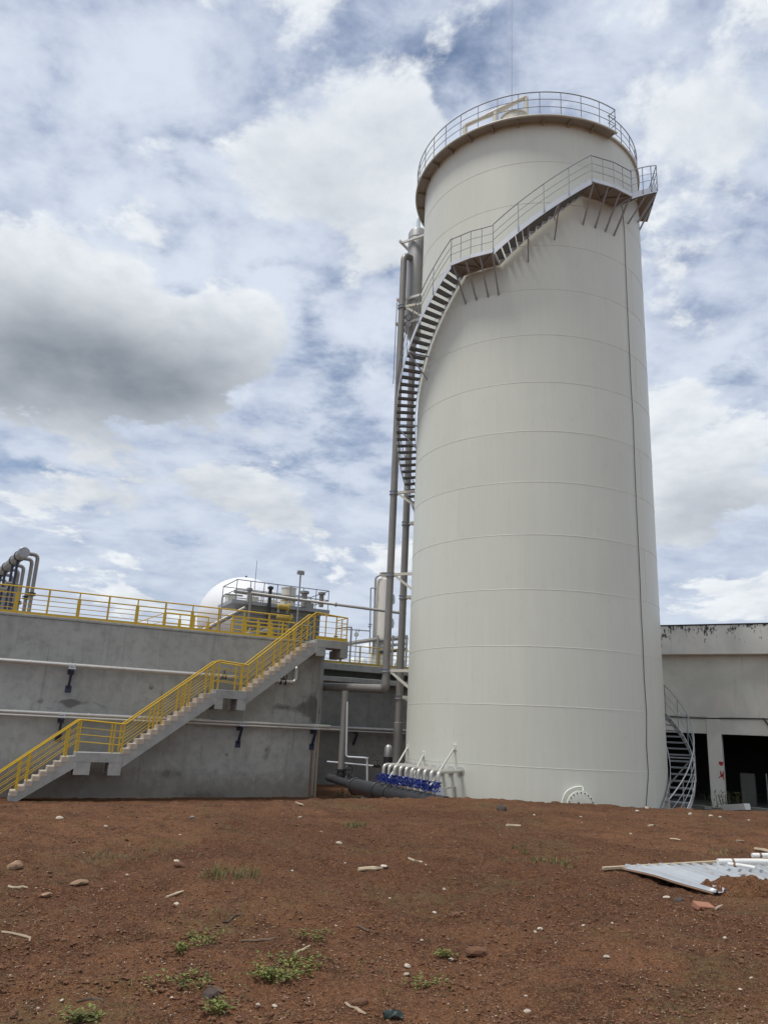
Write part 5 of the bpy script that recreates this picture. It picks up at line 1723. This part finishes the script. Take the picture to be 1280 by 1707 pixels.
# soil heaped on its corner
hp = on_ground(1236, 1490)
nh = 40
vs = []
hx, hy = 0.62, 0.36
for j in range(nh + 1):
    for i in range(nh + 1):
        u, v = i / nh * 2 - 1, j / nh * 2 - 1
        x, y = hp.x + u * hx, hp.y + v * hy
        e = max(0.0, 1 - (u * u + v * v))
        z = float(fbm(np.array([x]), np.array([y]), 9, 4, 40, 0.6)[0])
        vs.append((x, y, gz(x, y) - 0.06 + 0.22 * e ** 0.6 + 0.07 * z * min(1, e * 3)))
MB().add(vs, [(j * (nh + 1) + i, j * (nh + 1) + i + 1, (j + 1) * (nh + 1) + i + 1, (j + 1) * (nh + 1) + i) for j in range(nh) for i in range(nh)]).build('soil_heap', 'red_soil', origin=(0, 0, 0), label='heap of brown soil spilled over the corner of the metal sheet', category='soil heap')

# ------------------------------------------------------------------ loose crumbs of soil and grit (uncountable)
def scatter(name, label, n, mat, smin, smax, seed, ymin=1336, ymax=1740, flat=0.65, expo=2.2):
    r_ = np.random.default_rng(seed)
    base = [rock_mesh(seed * 10 + i, 'tmp', mat, flat, 1) for i in range(5)]
    co = [np.array([v.co[:] for v in b.vertices]) for b in base]
    fa = [np.array([p.vertices[:] for p in b.polygons]) for b in base]
    for b in base:
        bpy.data.meshes.remove(b)
    px = r_.uniform(-60, 1340, n); py = ymin + (ymax - ymin) * r_.uniform(0, 1, n) ** 0.8
    V = []; Fc = []; off = 0
    cx, cy, cf = np.array(cX), np.array(cY), np.array(cF)
    d = np.outer((px - IW / 2) / FPX, cx) - np.outer((py - IH / 2) / FPX, cy) + cf
    d /= np.hypot(d[:, 0], d[:, 1])[:, None]
    t = (PLATEAU - EYE) / d[:, 2]
    for _ in range(6):
        z = ground_h(d[:, 0] * t, d[:, 1] * t)
        t = 0.5 * t + 0.5 * (z - EYE) / d[:, 2]
    X = d[:, 0] * t; Y = d[:, 1] * t; H = ground_h(X, Y)
    clump = vnoise(X * 1.4, Y * 1.4, 31) + 0.5 * vnoise(X * 5, Y * 5, 33)
    keep = (clump > -0.22) & (t < 27) & (t > 3)
    for k_ in np.nonzero(keep)[0]:
        b = int(r_.integers(0, 5))
        s = smin + (smax - smin) * r_.uniform() ** expo
        s *= 0.6 + 0.05 * t[k_]
        a = r_.uniform(0, 6.28); c_, s_ = math.cos(a), math.sin(a)
        v = co[b] * s * r_.uniform(0.6, 1.35, 3)
        v = np.stack([v[:, 0] * c_ - v[:, 1] * s_ * 0.8, v[:, 0] * s_ + v[:, 1] * c_ * 0.8, v[:, 2] * r_.uniform(.6, 1.1)], -1)
        v += (X[k_], Y[k_], H[k_] + s * 0.10)
        V.append(v); Fc.append(fa[b] + off); off += len(v)
    V = np.vstack(V); Fc = np.vstack(Fc)
    me = bpy.data.meshes.new(name)
    me.from_pydata(V.tolist(), [], Fc.tolist())
    me.materials.append(MATS[mat])
    o = bpy.data.objects.new(name, me)
    COL.objects.link(o)
    o['kind'] = 'stuff'; o['label'] = label; o['category'] = 'soil'
    return o


scatter('soil_crumbs', 'loose brown crumbs of soil covering the dirt', 17000, 'soil_clod', 0.005, 0.050, 3, expo=3.6)
scatter('dark_crumbs', 'loose dark crumbs of soil covering the dirt', 3000, 'dark_stone', 0.005, 0.026, 4, expo=3)
scatter('grit', 'fine pale grit strewn over the dirt', 2200, 'pale_grit', 0.004, 0.020, 6, flat=0.6, expo=3)
scatter('tan_grit', 'fine tan grit strewn over the dirt', 4500, 'tan_stone', 0.005, 0.032, 8, flat=0.6, expo=3.2)

# ------------------------------------------------------------------ grass and weeds
def blades(patches, name, label, mat, n_per, hmin, hmax, lean, w, seed):
    r_ = random.Random(seed)
    vs = []; fs = []
    for (x, y, wx, wy, k_) in patches:
        for _ in range(int(n_per * k_)):
            g = on_ground(x + r_.gauss(0, wx / 2), y + r_.gauss(0, wy / 2)) if _ % 6 == 0 else g
            p0 = Vector((g.x + r_.gauss(0, .03), g.y + r_.gauss(0, .03), 0)); p0.z = g.z - 0.005
            a = r_.uniform(0, 6.28); h = r_.uniform(hmin, hmax); l = r_.uniform(.2, 1) * lean * h
            d = Vector((math.cos(a), math.sin(a), 0)); s = Vector((-d.y, d.x, 0)) * w
            o = len(vs)
            p1 = p0 + d * l * .4 + Z * h * .65; p2 = p0 + d * l + Z * h * (0.9 if lean < 1 else .6)
            vs += [p0 - s, p0 + s, p1 + s * .8, p1 - s * .8, p2]
            fs += [(o, o + 1, o + 2, o + 3), (o + 3, o + 2, o + 4)]
    return MB().add(vs, fs).build(name, mat, origin=(0, 0, 0), smooth=False, kind='stuff', label=label, category='grass')


blades([(355, 1462, 26, 10, 1.3), (402, 1462, 26, 9, 1.0), (420, 1468, 30, 8, .4)], 'grass_tuft', 'two green grass tufts side by side in mid dirt', 'grass_green', 95, 0.05, 0.13, 0.7, 0.003, 1)
blades([(190, 1422, 110, 18, 1.0), (230, 1430, 90, 12, .6), (382, 1375, 30, 8, .3)], 'thin_grass', 'thin sparse grass on the dirt above the flat tan slab', 'grass_dry', 160, 0.03, 0.08, 0.9, 0.003, 2)
blades([(592, 1379, 20, 4, 1.0)], 'grass_tuft', 'single bright grass tuft on the far dirt', 'grass_green', 130, 0.05, 0.11, 0.7, 0.004, 3)
blades([(905, 1436, 60, 7, 1.0), (870, 1418, 26, 6, .5), (940, 1442, 40, 5, .6)], 'grass_strip', 'low strip of green grass on the dirt before the tank', 'grass_green', 150, 0.03, 0.08, 0.9, 0.004, 4)
blades([(1210, 1422, 40, 6, 1), (1160, 1450, 30, 4, .3)], 'grass_strip', 'faint grass strip uphill of the metal sheet', 'grass_dry', 120, 0.03, 0.07, 0.9, 0.004, 5)
blades([(1205, 1474, 16, 6, 1.0), (1190, 1480, 12, 4, .5)], 'dry_grass', 'dry grass sprouting beside the soil heap on the sheet', 'grass_dry', 60, 0.06, 0.14, 0.8, 0.003, 6)
_r = random.Random(77)
sp_ = [(_r.uniform(0, 1280), _r.uniform(1370, 1700), 26, 8, .22) for _ in range(70)]
blades(sp_, 'sparse_grass', 'sparse dry blades of grass dotted across the dirt', 'grass_dry', 60, 0.02, 0.06, 1.0, 0.0022, 9)


def weed(cx_, cy_, wx, wy, n, name, label, leaf=0.022, seed=1):
    """low rosette of small oval leaves"""
    r_ = random.Random(seed)
    vs = []; fs = []
    for _ in range(n):
        g = on_ground(cx_ + r_.gauss(0, wx / 2.2), cy_ + r_.gauss(0, wy / 2.2))
        for k_ in range(3):
            a = r_.uniform(0, 6.28); s = leaf * r_.uniform(.6, 1.4)
            d = Vector((math.cos(a), math.sin(a), r_.uniform(-.1, .6))).normalized()
            t = d.cross(Z).normalized()
            b = Vector((g.x, g.y, g.z)) + Z * r_.uniform(0.005, 0.05) + Vector((r_.gauss(0, .015), r_.gauss(0, .015), 0))
            o = len(vs)
            up_ = t.cross(d) * s * .15
            vs += [b, b + d * s * .5 + t * s * .42 + up_, b + d * s * 1.2, b + d * s * .5 - t * s * .42 + up_, b + d * s * .55 - up_]
            fs += [(o, o + 1, o + 4), (o + 1, o + 2, o + 4), (o + 2, o + 3, o + 4), (o + 3, o, o + 4)]
    return MB().add(vs, fs).build(name, 'weed_green', origin=(0, 0, 0), smooth=False, kind='stuff', label=label, category='weeds')


weed(482, 1612, 58, 20, 95, 'weed_patch', 'upper half of the largest green leafy weed patch', seed=1)
weed(458, 1634, 56, 14, 90, 'weed_patch', 'lower half of the largest green leafy weed patch', seed=2)
weed(338, 1570, 40, 12, 40, 'weed_patch', 'small bright weed patch above the long dark twig', seed=3)
weed(302, 1585, 16, 6, 25, 'weed_patch', 'tiny weed cluster beside the small bright weed patch', seed=4)
weed(312, 1641, 62, 14, 50, 'weed_patch', 'low weed patch beside the stub of wood', seed=5)
weed(364, 1687, 24, 12, 40, 'weed_patch', 'weeds below the rounded dark stone', seed=6)
weed(133, 1704, 40, 8, 50, 'weed_patch', 'weeds at the nearest edge of the dirt left of the stone', seed=7)
weed(525, 1566, 36, 10, 30, 'weed_patch', 'scattered weeds right of the light brown twig', seed=8)
weed(742, 1597, 22, 6, 24, 'weed_patch', 'small weeds beside the largest clod', seed=9)
weed(716, 1645, 60, 10, 30, 'weed_patch', 'faint weeds below the pale pebbles', seed=10)
weed(1195, 1333, 30, 8, 10, 'weed_patch', 'weeds on the far dirt rim', seed=11)


def pier_plant(cx_, cy_, T, n, label, seed):
    r_ = random.Random(seed)
    c_ = at_dist(cx_, cy_, T)
    pl_ = thing('pier_weed', label, 'plant', c_)
    mb_ = MB()
    vs = []; fs = []
    for _ in range(n):
        b = c_ + Vector((r_.gauss(0, .28), r_.gauss(0, .12), r_.uniform(-.25, .45)))
        a = r_.uniform(0, 6.28); s = r_.uniform(.06, .13)
        d = Vector((math.cos(a), math.sin(a), r_.uniform(-.4, .8))).normalized(); t = d.cross(Z).normalized()
        o = len(vs)
        vs += [b, b + d * s * .5 + t * s * .3, b + d * s, b + d * s * .5 - t * s * .3]
        fs += [(o, o + 1, o + 2, o + 3)]
    MB().add(vs, fs).build('foliage', 'weed_green', pl_, smooth=False)
    for _ in range(8):
        x_, y_ = r_.gauss(0, .2), r_.gauss(0, .1)
        mb_.tube([c_ + Vector((x_, y_, -.5)), c_ + Vector((x_ * 1.4, y_ * 1.4, .3))], 0.01, 4)
    mb_.build('stem', 'twig', pl_)


pier_plant(1200, 1338, 38.0, 120, 'weeds growing at the foot of the painted hall pier', 1)
pier_plant(1226, 1339, 38.4, 140, 'weeds growing on the threshold of the right dark bay', 2)
pier_plant(575, 1325, 38, 150, 'dark weeds growing under the black header pipe', 3)
